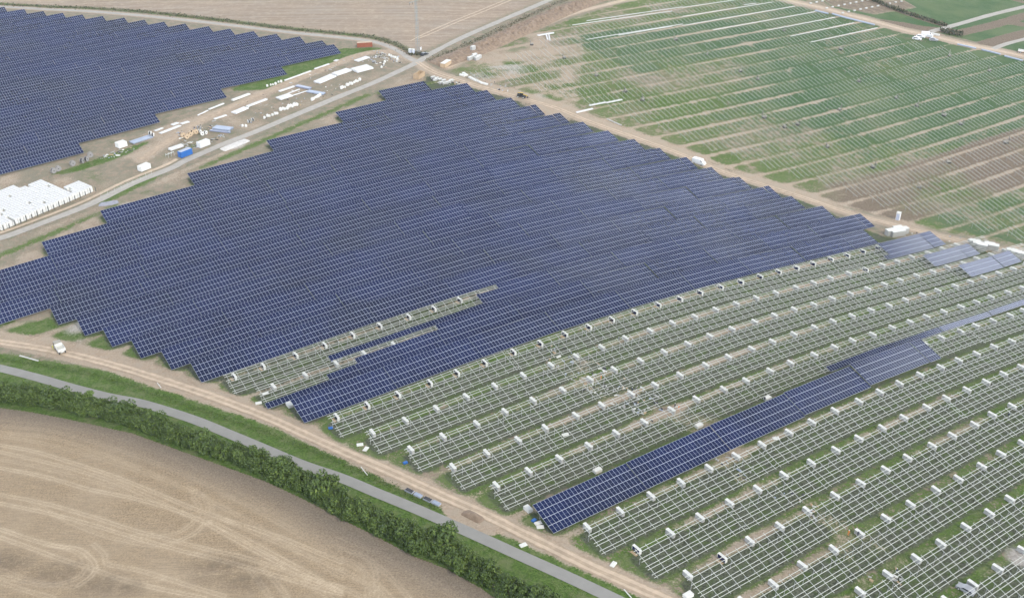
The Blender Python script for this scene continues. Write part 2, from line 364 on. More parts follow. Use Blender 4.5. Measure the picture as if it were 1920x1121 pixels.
UPT=[(838,128),(870,112),(900,98),(950,75),(1007,52),(1060,31),(1107,17),(1173,0),(1230,-20)]
ROADT=[(1440,-12),(1480,2),(1530,13),(1563,21),(1605,32),(1647,43),(1700,58),(1747,68),(1813,84),(1870,95),(1930,108),(2000,122)]
FIELDT1=[(1745,60),(1800,45),(1860,28),(1930,11),(1990,-4)]
FIELDT2=[(1862,92),(1890,82),(1930,72),(1980,60)]

_L={8:(110,609),7:(160,630),6:(212,652),5:(265,672),4:(322,693),3:(378,717),2:(438,738),1:(503,767),0:(571,793),-1:(637,819),-2:(710,851),-3:(786,884),-4:(867,919),-5:(950,958),-6:(1040,1002),-7:(1130,1040),-8:(1227,1084),-9:(1330,1138)}
_LH={12:(77,452),13:(188,395),14:(350,324),15:(502,265),16:(627,208),17:(707,168.5)}
LK=np.array(sorted(_L)+sorted(_LH)); LA=np.array([float(along(g1(*_L[k],.8))) if k in _L else float(along(g1(*_LH[k],3.3))) for k in LK])
# ------------------------------------------------------------------ ground sheet with surface masks
def build_ground():
    st=1.1
    xs=np.arange(-420,560,st); ys=np.arange(96,980,st)
    def ext(a):
        lo=a[0]-np.cumsum(6*1.35**np.arange(16)); hi=a[-1]+np.cumsum(6*1.35**np.arange(16))
        return np.concatenate([lo[::-1],a,hi])
    xs=ext(xs); ys=ext(ys); X,Y=np.meshgrid(xs,ys); P=np.column_stack([X.ravel(),Y.ravel()])
    Z=terrain(P[:,0],P[:,1]); V=np.column_stack([P,Z]); n=len(P)
    near=np.where((P[:,1]>90)&(P[:,1]<1000)&(abs(P[:,0])<640))[0]; Q=P[near]
    S_=to_px(V[near]); al=along(Q); v=vrow(Q); fv=v-np.floor(v)
    G=np.full(len(Q),.30); Dm=np.zeros(len(Q)); PL=np.zeros(len(Q)); RI=np.zeros(len(Q)); BR=np.zeros(len(Q)); SB=np.zeros(len(Q))
    nz=lambda sc,seed: lattice(Q,sc,seed)
    def zone(pts): return in_poly(S_,np.array(pts,float))
    def edge(line_px,r): return dist_to(Q,smooth_line(line_px),r)
    # solar array ground: green strips below the tables, worn aisles between
    arr=zone([(-50,640),(380,735),(540,800),(640,830),(880,930),(1040,1015),(1240,1100),(1300,1150),(2000,1200),(2000,490),(1660,445),(1240,262),(880,140),(780,145),(-50,480)])
    aisle_c=.84; da=np.abs(fv-aisle_c); da=np.minimum(da,1-da)*D
    wear=np.clip(nz(30,1)*1.2-.1,0,1)
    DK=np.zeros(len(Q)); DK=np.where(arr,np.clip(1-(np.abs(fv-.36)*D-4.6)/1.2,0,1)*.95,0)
    G=np.where(arr,.62+.25*(nz(12,2)-.5),G)
    Dm=np.where(arr,soft(da,1.5,1.6)*(.35+.5*wear),Dm)
    inner=arr&(v>.0)&(v<17.9)&zone([(-60,560),(120,590),(370,700),(560,770),(1650,455),(1600,410),(880,170),(780,165),(-60,500)])
    DK=np.where(inner,1.0,DK); Dm=np.where(inner&~((v>.9)&(v<3.0)&(S_[:,0]<940)),0,Dm)  # ground under the panel rows painted dark, standing in for their shade
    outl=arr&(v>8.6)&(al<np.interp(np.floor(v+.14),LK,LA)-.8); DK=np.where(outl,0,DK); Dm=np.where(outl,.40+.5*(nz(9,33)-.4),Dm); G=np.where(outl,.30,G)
    # muddy patches crossing the frame rows near the lower right
    mud=zone([(1240,760),(1340,740),(1420,880),(1560,950),(1700,1020),(1760,1121),(1600,1121),(1560,1000),(1400,930),(1330,860)])
    Dm=np.where(mud,np.maximum(Dm,.02+.62*nz(11,3)),Dm); BR=np.where(mud,.25*nz(16,9),BR)
    mud2=zone([(930,540),(1080,640),(1180,720),(1290,800),(1230,800),(1120,760),(980,640),(880,590)])
    Dm=np.where(mud2,np.maximum(Dm,.0+.52*nz(11,4)),Dm)
    # right field: aisles as pale paths, green crop strips, brown strips lower down
    rf=zone([(830,128),(1000,60),(1180,0),(1440,-30),(1560,20),(1750,72),(2000,125),(2000,500),(1860,452),(1700,420),(1480,358),(1280,285),(1050,200),(915,160)])
    dr=np.minimum(np.abs(fv-.86),1-np.abs(fv-.86))*D
    G=np.where(rf,.60+.4*(nz(25,5)-.5),G)
    richzone=np.clip((S_[:,0]-1180)/400,0,1)*np.clip((330-S_[:,1])/120,0,1)+.5*zone([(1690,400),(1990,330),(1990,480),(1880,450),(1760,425)])+.9*zone([(1060,70),(1500,10),(1560,60),(1200,140)])
    RI=np.where(rf,.25+.55*np.clip(richzone,0,1)*(.5+.8*nz(45,6))+.18*(nz(18,7)-.5),RI)
    BR=np.where(rf&(v<4.3)&(v>.75)&(S_[:,0]>1480),.36+.45*nz(40,8),BR)
    BR=np.where(rf,np.maximum(BR,.36*np.clip((nz(24,12)-.5)*3,0,1)),BR)
    Dm=np.where(rf,soft(dr,1.25,1.5)*(.50+.55*nz(45,10)),Dm)
    # headland of worn soil beside the road
    dh=edge(ROADR,16); Dm=np.where(rf,np.maximum(Dm,soft(dh,9,6)*.75),Dm)
    cr=(np.abs(((al+50*nz(60,20))/88)%1-.5)<.02)&rf
    Dm=np.where(cr,np.maximum(Dm,.30+.2*nz(9,24)),Dm)
    west=zone([(830,128),(1000,60),(1100,70),(1080,250),(915,165)]); Dm=np.where(west,np.maximum(Dm,.12+.62*nz(15,11)),Dm)
    # fields over the top road
    top=zone([(-60,-60),(1060,-60),(1030,0),(800,92),(772,104),(700,68),(640,62),(530,50),(400,34),(260,22),(0,5),(-60,0)])
    SB=np.where(top,1.0,SB)
    BR=np.where(top,0,BR); Dm=np.where(top,0,Dm)
    # embankment of dumped soil right of the gravel road
    emb=zone([(800,118),(905,78),(1060,5),(1190,-20),(1140,5),(1000,50),(880,106),(835,122)])
    BR=np.where(emb,.65,BR); G=np.where(emb,.2,G)
    gs=zone([(880,104),(1000,48),(1130,5),(1170,-5),(1060,30),(950,72)]); G=np.where(gs,.9,G); BR=np.where(gs,0.1,BR)
    dtop=edge([(0,8),(133,14),(267,22),(400,36),(533,52),(640,63),(700,70),(745,84),(775,100)],6)
    G=np.maximum(G,soft(dtop,3.0,2.0)*.8); BR=np.maximum(BR,soft(dtop,1.8,1.5)*.55); SB=np.where(dtop<3.5,SB*np.clip(dtop/3.5,0,1),SB)
    # yard soil
    yard=zone([(-60,345),(160,290),(300,238),(425,187),(540,140),(650,100),(700,75),(770,112),(700,152),(580,200),(480,242),(350,295),(180,374),(0,440),(-60,455)])
    Dm=np.where(yard,.34+.75*(nz(16,13)-.5),Dm); G=np.where(yard,.16+.45*(nz(13,22)-.4),G); BR=np.where(yard,.30*nz(14,23),BR)
    gy=zone([(430,170),(540,120),(640,92),(720,90),(640,118),(520,168)])|zone([(90,330),(180,300),(260,270),(290,262),(240,290),(150,320)])|zone([(180,375),(280,325),(300,330),(190,385)])
    G=np.where(gy,.95,G); Dm=np.where(gy,.0,Dm)
    # verge between gravel road and centre block
    vg=zone([(-60,475),(80,425),(180,390),(350,312),(500,250),(630,195),(710,158),(790,125),(800,152),(707,172),(630,213),(500,268),(350,327),(188,400),(76,455),(-60,510)])
    Dm=np.where(vg,.42+.4*(nz(14,14)-.5),Dm); G=np.where(vg,.3,G)
    dg=edge([(-60,505),(0,480),(70,450),(165,410),(215,388),(330,340),(400,305),(480,270),(560,235),(640,200),(690,178)],5)
    G=np.where(vg,np.maximum(G,soft(dg,1.6,1.5)),G); Dm=np.where(vg,Dm*(1-soft(dg,1.8,1.5)),Dm)
    # dirt apron and grass verge along the lane
    apron=zone([(-60,600),(110,600),(220,650),(380,715),(500,765),(580,795),(640,835),(760,880),(870,930),(960,975),(1050,1010),(1130,1050),(1230,1095),(1300,1130),(1380,1200),(1200,1200),(1100,1100),(960,1030),(830,962),(640,878),(500,808),(350,750),(200,695),(0,650),(-60,640)])
    dtr=edge(TRACK,20)
    Dm=np.where(apron,np.maximum(.42+.5*(nz(9,15)-.4),soft(dtr,6,4)*.9),Dm); G=np.where(apron,.45,G)
    # green patches at the row ends below the tables, worn turning areas between
    endp=arr&apron&(da>2.6)&(dtr>6.5)
    G=np.where(endp,.95,G); Dm=np.where(endp,.05,Dm)
    verge=zone([(-60,652),(7,667),(100,682),(200,700),(267,720),(343,744),(420,770),(500,795),(639,861),(757,918),(840,955),(940,1002),(1040,1046),(1173,1108),(1240,1140),(1240,1190),(1100,1130),(900,1030),(640,915),(400,815),(250,760),(0,706),(-60,690)])
    G=np.where(verge,1.35,G); Dm=np.where(verge,0,Dm)
    dirtp=zone([(822,952),(850,948),(905,965),(935,1000),(900,1005),(840,975)])
    Dm=np.where(dirtp,.95,Dm); BR=np.where(dirtp,.35*nz(5,16),BR)
    under=zone([(-60,700),(120,735),(300,790),(560,890),(800,985),(1000,1080),(1120,1140),(1040,1200),(700,1040),(400,880),(200,815),(0,765),(-60,760)])
    G=np.where(under,1.2,G); Dm=np.where(under,0,Dm)
    # far right fields behind the top road
    fr=zone([(1440,-60),(2050,-60),(2050,118),(1900,95),(1750,60),(1560,14)])
    RI=np.where(fr,1.1,RI); Dm=np.where(fr,0,Dm)
    s1=zone([(1500,-30),(1640,-30),(1720,15),(1640,28),(1560,12)]); RI=np.where(s1,0,RI); BR=np.where(s1,.55,BR)
    for ln,w_ in (([(1625,0),(1660,12),(1700,27),(1740,40),(1775,50)],3.0),([(1900,0),(1930,8)],3.0),([(1800,62),(1860,48),(1930,28)],4.5),([(1850,84),(1900,70),(1950,58)],6.0),([(1890,42),(1950,52)],5.0),([(1660,42),(1700,48),(1740,55),(1780,58)],5.0)):
        dd=edge(ln,9); BR=np.maximum(BR,soft(dd,w_,2)*.9); RI=np.where(dd<w_,RI*.3,RI)
    # ragged soil on both sides of the dirt roads
    for ln,w_ in ((ROADR,4.5),(ROADT,6.0),(ROADL,3.5),(UPT,3.0)):
        dd=edge(ln,12); k=soft(dd,w_,3); Dm=np.maximum(Dm,k*.8); SB=SB*(1-k); RI=RI*(1-k); G=G*(1-.6*k)
    dd=edge(GRAV,9); k=soft(dd,4.5,3); PL=np.maximum(PL,k*.35); SB=SB*(1-k)
    dd=edge(YARDT,6); Dm=np.maximum(Dm,soft(dd,3,2)); G=G*(1-soft(dd,3,2))
    pg=zone([(860,130),(1000,115),(1010,130),(960,150),(870,148)])|zone([(960,165),(1005,168),(1040,185),(1000,192),(965,180)]); PL=np.where(pg,.25+.4*nz(8,21),PL)
    for cx_,cy_,r_,s_ in ((145,615,9,.55),(235,385,8,.5),(440,272,8,.8),(1660,445,6,.3),(1915,1045,7,.7),(150,640,6,.4)):
        c=g1(cx_,cy_)[:2]; PL=np.maximum(PL,s_*np.clip(1-np.linalg.norm(Q-c,axis=1)/r_,0,1)*1.6)
    mask=np.zeros((n,4),np.float32); mask2=np.zeros((n,4),np.float32); mask[:,3]=1; mask2[:,3]=1
    mask[:,0]=.4; mask[:,1]=.1; mask2[:,0]=.2
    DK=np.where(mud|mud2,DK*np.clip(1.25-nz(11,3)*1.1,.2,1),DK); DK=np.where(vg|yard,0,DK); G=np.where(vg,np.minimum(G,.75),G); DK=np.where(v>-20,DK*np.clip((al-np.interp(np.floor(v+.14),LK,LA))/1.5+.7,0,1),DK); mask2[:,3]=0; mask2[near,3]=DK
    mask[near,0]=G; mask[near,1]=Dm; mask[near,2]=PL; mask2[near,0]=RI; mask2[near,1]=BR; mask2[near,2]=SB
    Zadd=np.zeros(n); Zadd[near]=np.where(emb,1.6*np.clip(nz(6,17),0,1)*1,0)*0
    nx,ny=len(xs),len(ys)
    def blur(M_):
        A=M_.reshape(ny,nx,4)
        for _ in range(2):
            A[1:-1]=A[:-2]*.25+A[1:-1]*.5+A[2:]*.25; A[:,1:-1]=A[:,:-2]*.25+A[:,1:-1]*.5+A[:,2:]*.25
        return A.reshape(-1,4)
    mask=blur(mask); mask2=blur(mask2)
    i,j=np.meshgrid(np.arange(nx-1),np.arange(ny-1)); a=(j*nx+i).ravel()
    F=np.column_stack([a,a+1,a+nx+1,a+nx]).astype(np.int32)
    me=bpy.data.meshes.new('ground'); me.vertices.add(n); me.vertices.foreach_set('co',V.astype(np.float32).ravel())
    me.loops.add(F.size); me.loops.foreach_set('vertex_index',F.ravel()); me.polygons.add(len(F))
    me.polygons.foreach_set('loop_start',np.arange(0,F.size,4,dtype=np.int32)); me.polygons.foreach_set('loop_total',np.full(len(F),4,np.int32))
    me.update(calc_edges=True)
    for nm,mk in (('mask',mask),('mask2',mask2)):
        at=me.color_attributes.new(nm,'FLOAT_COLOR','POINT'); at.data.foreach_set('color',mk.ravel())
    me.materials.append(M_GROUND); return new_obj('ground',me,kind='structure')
def lattice(P, sc, seed):
    """smooth value noise in 0..1"""
    r=np.random.default_rng(seed); T=r.random((64,64)); out=0; amp=0
    for o in range(3):
        s=sc/2**o; X=P/s; i=np.floor(X).astype(int); f=X-i; f=f*f*(3-2*f)
        a=T[i[:,0]%64,i[:,1]%64]; b=T[(i[:,0]+1)%64,i[:,1]%64]; c=T[i[:,0]%64,(i[:,1]+1)%64]; d=T[(i[:,0]+1)%64,(i[:,1]+1)%64]
        out=out+(.5**o)*((a*(1-f[:,0])+b*f[:,0])*(1-f[:,1])+(c*(1-f[:,0])+d*f[:,0])*f[:,1]); amp+=.5**o
    x=out/amp; return np.clip((x-.5)*1.7+.5,0,1)
build_ground()

ribbon('asphalt_lane',smooth_line(LANE),3.4,.07,M_ASPH,5)
ribbon('gravel_road',smooth_line(GRAV),GRAVW*.60,.08,M_GRAVEL,5,.10)
tl=smooth_line(TRACK)
ribbon('dirt_track',tl,3.6,.05,M_SAND,5,.05)
def offset(line,o):
    t=np.gradient(line,axis=0); t/=np.linalg.norm(t,axis=1)[:,None]; return line+np.stack([-t[:,1],t[:,0]],1)*o
def ruts(name,line,gap,w_,lift):
    for s in (-1,1): ribbon(name,offset(line,s*gap),w_,lift,M_SANDRUT,2,.25)
ruts('wheel_rut',tl,.95,.9,.09)
ribbon('site_road',smooth_line(ROADR),3.6,.05,M_SAND,4,.06); ruts('wheel_rut',smooth_line(ROADR),1.0,.95,.09)
ribbon('farm_track',smooth_line(ROADL),3.6,.05,M_GRAVEL,4,.08)
ribbon('field_road',smooth_line(ROADT),4.2,.05,M_SANDRUT,4,.10)
ribbon('concrete_track',smooth_line(FIELDT1),4.2,.06,M_GRAVEL,3,.05)
ribbon('concrete_track',smooth_line(FIELDT2),3.6,.06,M_GRAVEL,3,.08)
ribbon('field_track',smooth_line([(770,77),(800,62),(850,40),(900,20),(960,-5)]),1.0,.05,M_SANDRUT,2,.2); ribbon('field_track',smooth_line([(783,73),(805,65),(855,43),(905,23),(965,-2)]),1.0,.05,M_SANDRUT,2,.2)
ribbon('side_track',smooth_line(UPT),3.0,.05,M_SANDRUT,3,.1)
ribbon('yard_track',smooth_line(YARDT),3.6,.05,M_SAND,3,.1)
ribbon('yard_track',offset(smooth_line(GRAV[:7]),4.6),1.8,.05,M_SANDRUT,3,.15)

# ------------------------------------------------------------------ stubble field, lower left
def build_field():
    poly=px_poly([(-90,752),(0,764),(60,772),(133,786),(250,812),(333,842),(417,872),(500,902),(573,936),(640,972),(707,1004),(773,1040),(840,1066),(907,1104),(960,1140),(1000,1200),(-120,1260)])
    mn,mx=poly.min(0),poly.max(0); st=.36
    xs=np.arange(mn[0],mx[0],st); ys=np.arange(mn[1],mx[1],st); X,Y=np.meshgrid(xs,ys); P=np.column_stack([X.ravel(),Y.ravel()])
    ins=in_poly(P,poly); Z=terrain(P[:,0],P[:,1])+.05
    A=np.zeros(len(P)); B=np.zeros(len(P)); Cc=np.zeros(len(P))
    T=[ # traced tramlines (x,y of the 3x crop of the lower-left corner)
     ([(0,155),(300,185),(600,270),(900,370),(1200,500),(1500,660),(1918,900)],.35),([(0,190),(300,225),(600,320),(850,420),(1150,560),(1450,720),(1918,1000)],.35),
     ([(0,262),(200,300),(400,360),(620,430),(850,520),(1080,615),(1300,690),(1600,790),(1918,920)],.75),([(0,300),(200,345),(420,400),(640,470),(850,560),(1060,660),(1180,700)],.6),
     ([(0,345),(200,380),(420,440),(640,500),(760,540)],.35),([(0,390),(250,440),(500,510),(700,550),(900,600),(1100,670),(1300,780),(1560,920),(1918,1090)],.75),
     ([(0,540),(250,590),(500,660),(750,740),(1000,805),(1200,855),(1400,900),(1700,1000),(1918,1060)],.7),([(0,590),(250,640),(500,705),(750,780),(1000,850),(1250,910),(1500,980),(1918,1100)],.8),
     ([(170,580),(300,650),(450,720),(600,775),(850,825),(1000,800),(1120,740),(1190,650),(1180,580),(1100,515)],.45),([(750,770),(900,775),(1020,745),(1100,680),(1125,620),(1090,560)],.45),
     ([(880,825),(960,815),(1080,765),(1150,700),(1170,620),(1150,560),(1060,500)],.45),
     ([(0,735),(200,800),(330,830),(450,850),(530,920),(540,960),(500,1010),(440,1050)],.75),([(0,780),(200,850),(350,905),(500,950),(700,1020),(900,1070),(1150,1121)],.7),
     ([(250,820),(400,850),(470,900),(485,950),(450,1000),(360,1035),(250,1050),(0,1000)],.55),([(530,820),(590,880),(600,930),(760,960),(900,1000),(1060,1050),(1260,1110)],.6),
     ([(1180,690),(1400,800),(1600,910),(1800,1020),(1918,1085)],.7),([(1200,660),(1450,760),(1700,870),(1918,960)],.55),
     ([(1560,930),(1650,990),(1760,1060),(1860,1121)],.5),([(1400,960),(1460,1030),(1520,1121)],.5),([(1480,960),(1560,1040),(1620,1121)],.45),
     ([(600,1010),(800,1020),(1000,1005),(1200,980),(1400,960),(1600,950)],.3),([(0,210),(300,265),(600,350),(900,450)],.3),([(0,118),(300,150),(600,205),(900,300),(1200,440),(1500,610),(1918,820)],.28),
     ([(1250,540),(1500,640),(1918,850)],.3),([(0,1030),(150,1080),(300,1121)],.5),([(0,960),(200,1030),(420,1060)],.45)]
    T+=[([(1918,700),(2100,790),(2300,900),(2500,1040),(2650,1121)],.3),([(1918,780),(2120,870),(2320,980),(2570,1121)],.5),([(1918,840),(2070,900),(2170,980),(2250,1060),(2300,1121)],.5),
     ([(1918,900),(2060,990),(2200,1121)],.5),([(1918,960),(2040,1030),(2150,1121)],.5),([(1948,850),(2048,880),(2108,960),(2118,1050),(2118,1121)],.5),([(1930,900),(2010,930),(2060,1000),(2070,1121)],.45),
     ([(1918,740),(2150,850),(2350,960),(2620,1121)],.3),([(1918,1060),(2050,1121)],.6),([(1918,660),(2150,770),(2400,920),(2720,1121)],.25)]
    for pts,w_ in T:
        ln=smooth_line([(x/3,747+y/3) for x,y in pts],1.5); d=dist_to(P,ln,4); A=np.maximum(A,np.maximum(soft(abs(d-.45),.16,.35),0)*min(1,w_*1.35)*(.6+.4*lattice(P,2.5,31)))
        A=np.maximum(A,soft(d,1.2,1.2)*w_*.18)
    hd=smooth_line([(0,757),(133,777),(250,804),(333,834),(417,864),(500,895),(573,928),(640,968),(773,1033),(907,1096)]); d=dist_to(P,hd,20)
    B=soft(d,8,9)*.85
    for x,y,rx in ((1250,960,9),(1400,1030,7),(330,985,8),(590,1050,8),(20,910,7),(700,1070,5),(60,930,6)):
        c=g1(x/3,747+y/3)[:2]; Cc=np.maximum(Cc,np.clip(1.2-np.linalg.norm((P-c)*[1,1.6],axis=1)/rx,0,1)*.8)
    idx=-np.ones(len(P),int); keep=np.where(ins)[0]; idx[keep]=np.arange(len(keep)); nx=len(xs)
    i,j=np.meshgrid(np.arange(nx-1),np.arange(len(ys)-1)); a=(j*nx+i).ravel(); F=np.column_stack([idx[a],idx[a+1],idx[a+nx+1],idx[a+nx]]); F=F[(F>=0).all(1)]
    me=bpy.data.meshes.new('stubble_field'); me.from_pydata(np.column_stack([P,Z])[keep].tolist(),[],F.tolist())
    at=me.color_attributes.new('mask','FLOAT_COLOR','POINT'); mk=np.ones((len(keep),4),np.float32); mk[:,0]=A[keep]; mk[:,1]=B[keep]; mk[:,2]=Cc[keep]
    at.data.foreach_set('color',mk.ravel()); me.materials.append(M_FIELD); me.update(); new_obj('stubble_field',me,kind='structure')
build_field()

# ------------------------------------------------------------------ solar tables
MW, ML = 1.134, 2.278; PW, PL_ = 1.154, 2.295      # module size, pitch
NC = 26; TLEN = NC*PW; LOW = 0.8
ct, st_ = math.cos(TILT), math.sin(TILT); SL = 4*PL_
Mt = Matrix.Translation((0,0,LOW)) @ Matrix.Rotation(TILT,4,'X')   # table plane: x along, y up slope
def add_module(mb, c, r, light=False):
    x0=c*PW+.01; y0=r*PL_+.01
    mb.box((x0+MW/2,y0+ML/2,-.02),(MW,ML,.04),0,Mt,skip_bottom=light)
    hw=(ML-.11-.035)/2
    for k in (0,1):
        ya=y0+.055+k*(hw+.035)
        mb.quad([Mt@Vector((x0+.030,ya,.0035)),Mt@Vector((x0+MW-.030,ya,.0035)),Mt@Vector((x0+MW-.030,ya+hw,.0035)),Mt@Vector((x0+.030,ya+hw,.0035))],1)
    ya=y0+.055+hw
    mb.quad([Mt@Vector((x0+.030,ya,.0035)),Mt@Vector((x0+MW-.030,ya,.0035)),Mt@Vector((x0+MW-.030,ya+.035,.0035)),Mt@Vector((x0+.030,ya+.035,.0035))],2)
_pan={}
def panels_mesh(cols, fill):      # fill: tuple of (row, first col, last col)
    k=(cols,fill)
    if k not in _pan:
        mb=MB()
        for r,c0,c1 in fill:
            for c in range(c0,min(c1,cols)): add_module(mb,c,r,True)
        _pan[k]=mb.mesh('solar_modules',[M_ALU,M_PV,M_PVGAP]) if mb.v else None
    return _pan[k]
_single=None
def single_module():
    global _single
    if _single is None:
        mb=MB(); add_module(mb,0,0); _single=mb.mesh('solar_module',[M_ALU,M_PV,M_PVGAP])
    return _single
PUR_Y=[r*PL_+o for r in range(4) for o in (.73,1.56)]
def rafter_x(cols):
    L=cols*PW; n=max(2,int(round((L-1.6)/3.2))+1); return [ .8+i*(L-1.6)/(n-1) for i in range(n)]
def purlin(mb,L,y,o=.1): mb.box((L/2,y,-.10),(L+o,.10,.09),0,Mt)
def rafter(mb,x): mb.box((x,SL/2,-.20),(.075,SL-.5,.11),0,Mt)
def post(mb,x,y):
    zt=LOW+y*st_-.26; mb.box((x,y*ct,(zt-1.8)/2),(.12,.10,zt+1.8),0)
def brace(mb,x): mb.bar((x,2.3*ct,LOW+2.3*st_-.9),(x,4.3*ct,LOW+4.3*st_-.28),.06)
_fr={}
def frame_meshes(cols,over=True):
    key=(cols,over)
    if key not in _fr:
        L=cols*PW; g1_=MB(); g2_=MB(); g3=MB()
        for y in PUR_Y: purlin(g1_,L,y,.1 if over else -.08)
        for x in rafter_x(cols): rafter(g2_,x); post(g3,x,2.2); post(g3,x,6.9)
        pm=MB(); purlin(pm,L,PUR_Y[0]); rm=MB(); rafter(rm,0); p1=MB(); post(p1,0,2.2); p2=MB(); post(p2,0,6.9)
        allm=MB(); allm.v=g1_.v+g2_.v; allm.f=g1_.f+[tuple(i+len(g1_.v) for i in f) for f in g2_.f]; allm.m=g1_.m+[1]*len(g2_.m)
        _fr[key]=dict(grid=allm.mesh('frame_grid',[M_STEEL,M_RAFT]),posts=g3.mesh('posts',M_POST),purlin=pm.mesh('purlin',M_STEEL),rafter=rm.mesh('rafter',M_RAFT),
                       post_low=p1.mesh('post',M_POST),post_high=p2.mesh('post',M_POST))
    return _fr[key]
def table_matrix(al, v, L):
    p0=site(al,v); p1=site(al+L,v); z0=float(terrain(*p0)); z1=float(terrain(*p1)); d=Vector((p1[0]-p0[0],p1[1]-p0[1],z1-z0)).normalized()
    yv=Vector((UN[0],UN[1],0)); zv=d.cross(yv).normalized(); yv=zv.cross(d)
    M=Matrix((d,yv,zv)).transposed().to_4x4(); M.translation=Vector((p0[0],p0[1],z0)); return M
def visible(M, L, h=2):
    for a in (0,L/2,L):
        for b in (0,8.6):
            p=M@Vector((a,b,h)); q=to_px(np.array(p)[None])[0]
            if -25<q[0]<1945 and -25<q[1]<1146 : return True
    return False
ORD=['first','second','third','fourth','fifth','sixth','seventh','eighth','ninth','tenth','eleventh','twelfth','thirteenth','fourteenth','fifteenth','sixteenth','seventeenth','eighteenth','nineteenth','twentieth',
 'twenty-first','twenty-second','twenty-third','twenty-fourth','twenty-fifth','twenty-sixth','twenty-seventh','twenty-eighth','twenty-ninth','thirtieth']
TENS=['','','twenty','thirty','forty','fifty','sixty','seventy','eighty','ninety']; TENTH={2:'twentieth',3:'thirtieth',4:'fortieth',5:'fiftieth',6:'sixtieth',7:'seventieth',8:'eightieth',9:'ninetieth'}
def ordn(i):
    n=i+1
    if n<=20: return ORD[i]
    if n==100: return 'hundredth'
    if n>100: return 'hundred-and-'+ordn(n-101)
    return TENTH[n//10] if n%10==0 else TENS[n//10]+'-'+ORD[n%10-1]
tables=[]   # dicts: M, cols, fill, kind, dist, block, row, idx
FULL=tuple((r,0,99) for r in range(4))
def jit(): return Matrix.Rotation(random.gauss(0,.013),4,'X') @ Matrix.Rotation(random.gauss(0,.005),4,'Y')
def lay_row(block,row,v,al0,al1,fill_fn,gap=.10):
    al=al0; i=0; k=0
    while al<al1-3*PW:
        cols=min(NC,int((al1-al)/PW)); L=cols*PW
        up=math.exp(-((al-al0-128)/38)**2) if row==-6 else 0   # the lone strip climbs a little bank at its far end
        M=Matrix.Translation((0,0,.5*up)) @ table_matrix(al,v+.06*up,L) @ jit()
        if visible(M,L):
            fill=fill_fn(al,cols); c=M@Vector((L/2,4,0)); tables.append(dict(M=M,cols=cols,fill=fill,dist=(c-cam.location).length,block=block,row=row,idx=k,v=v,al=al)); k+=1
        al+=L+gap; i+=1
def cspan(al,cols,a,b):
    c0=max(0,int(round((a-al)/PW))); c1=min(cols,int(round((b-al)/PW))); return c0,c1
def al_of(px,py,h=.8): return float(along(g1(px,py,h)))
HH=LOW+SL*st_
# centre block, rows 0..17 counted away from the bare frames
L_LOW={0:(571,793),1:(503,767),3:(378,717),4:(322,693),5:(265,672),6:(212,652),7:(160,630),8:(110,609)}
L_HI={12:(77,452),13:(188,395),14:(350,324),15:(502,265),16:(627,208),17:(707,168.5)}
R_HI={17:(800,152),16:(877,154),15:(917,168),14:(961,181),13:(1005,194),12:(1049,208),11:(1094,223),10:(1140,239),9:(1189,256),8:(1237,274),7:(1287,293),6:(1338,314),5:(1390,332),4:(1447,350),3:(1497,368),2:(1554,386),1:(1617,401)}
for k in range(18):
    a0=al_of(*L_LOW[k]) if k in L_LOW else (al_of(*L_HI[k],HH) if k in L_HI else al_of(438,738) if k==2 else al_of(-70,600-36*(k-9),1.5))
    a1=al_of(*R_HI[k],HH) if k in R_HI else al_of(1655,459)
    if k==1:
        b1=al_of(607,700); b2=al_of(663,678,1.5); b3=al_of(817,612,HH)
        def ff(al,cols,b1=b1,b2=b2,b3=b3,a0=a0):
            out=[]
            for r,b in ((0,-1e9),(1,b1),(2,b2),(3,b3)):
                c0,c1=cspan(al,cols,b,1e9)
                if c1>c0: out.append((r,c0,c1))
            return tuple(out)
    elif k==2:
        b1=al_of(612,672); b2=al_of(907,568,1.5); b3=al_of(932,535,HH)
        def ff(al,cols,b1=b1,b2=b2,b3=b3):
            out=[]
            for r,b in ((0,b1),(1,b2),(2,b2),(3,b3)):
                c0,c1=cspan(al,cols,b,1e9)
                if c1>c0: out.append((r,c0,c1))
            return tuple(out)
    else: ff=lambda al,cols: tuple((r,0,cols) for r in range(4))
    lay_row('centre',k,k,a0,a1,ff)
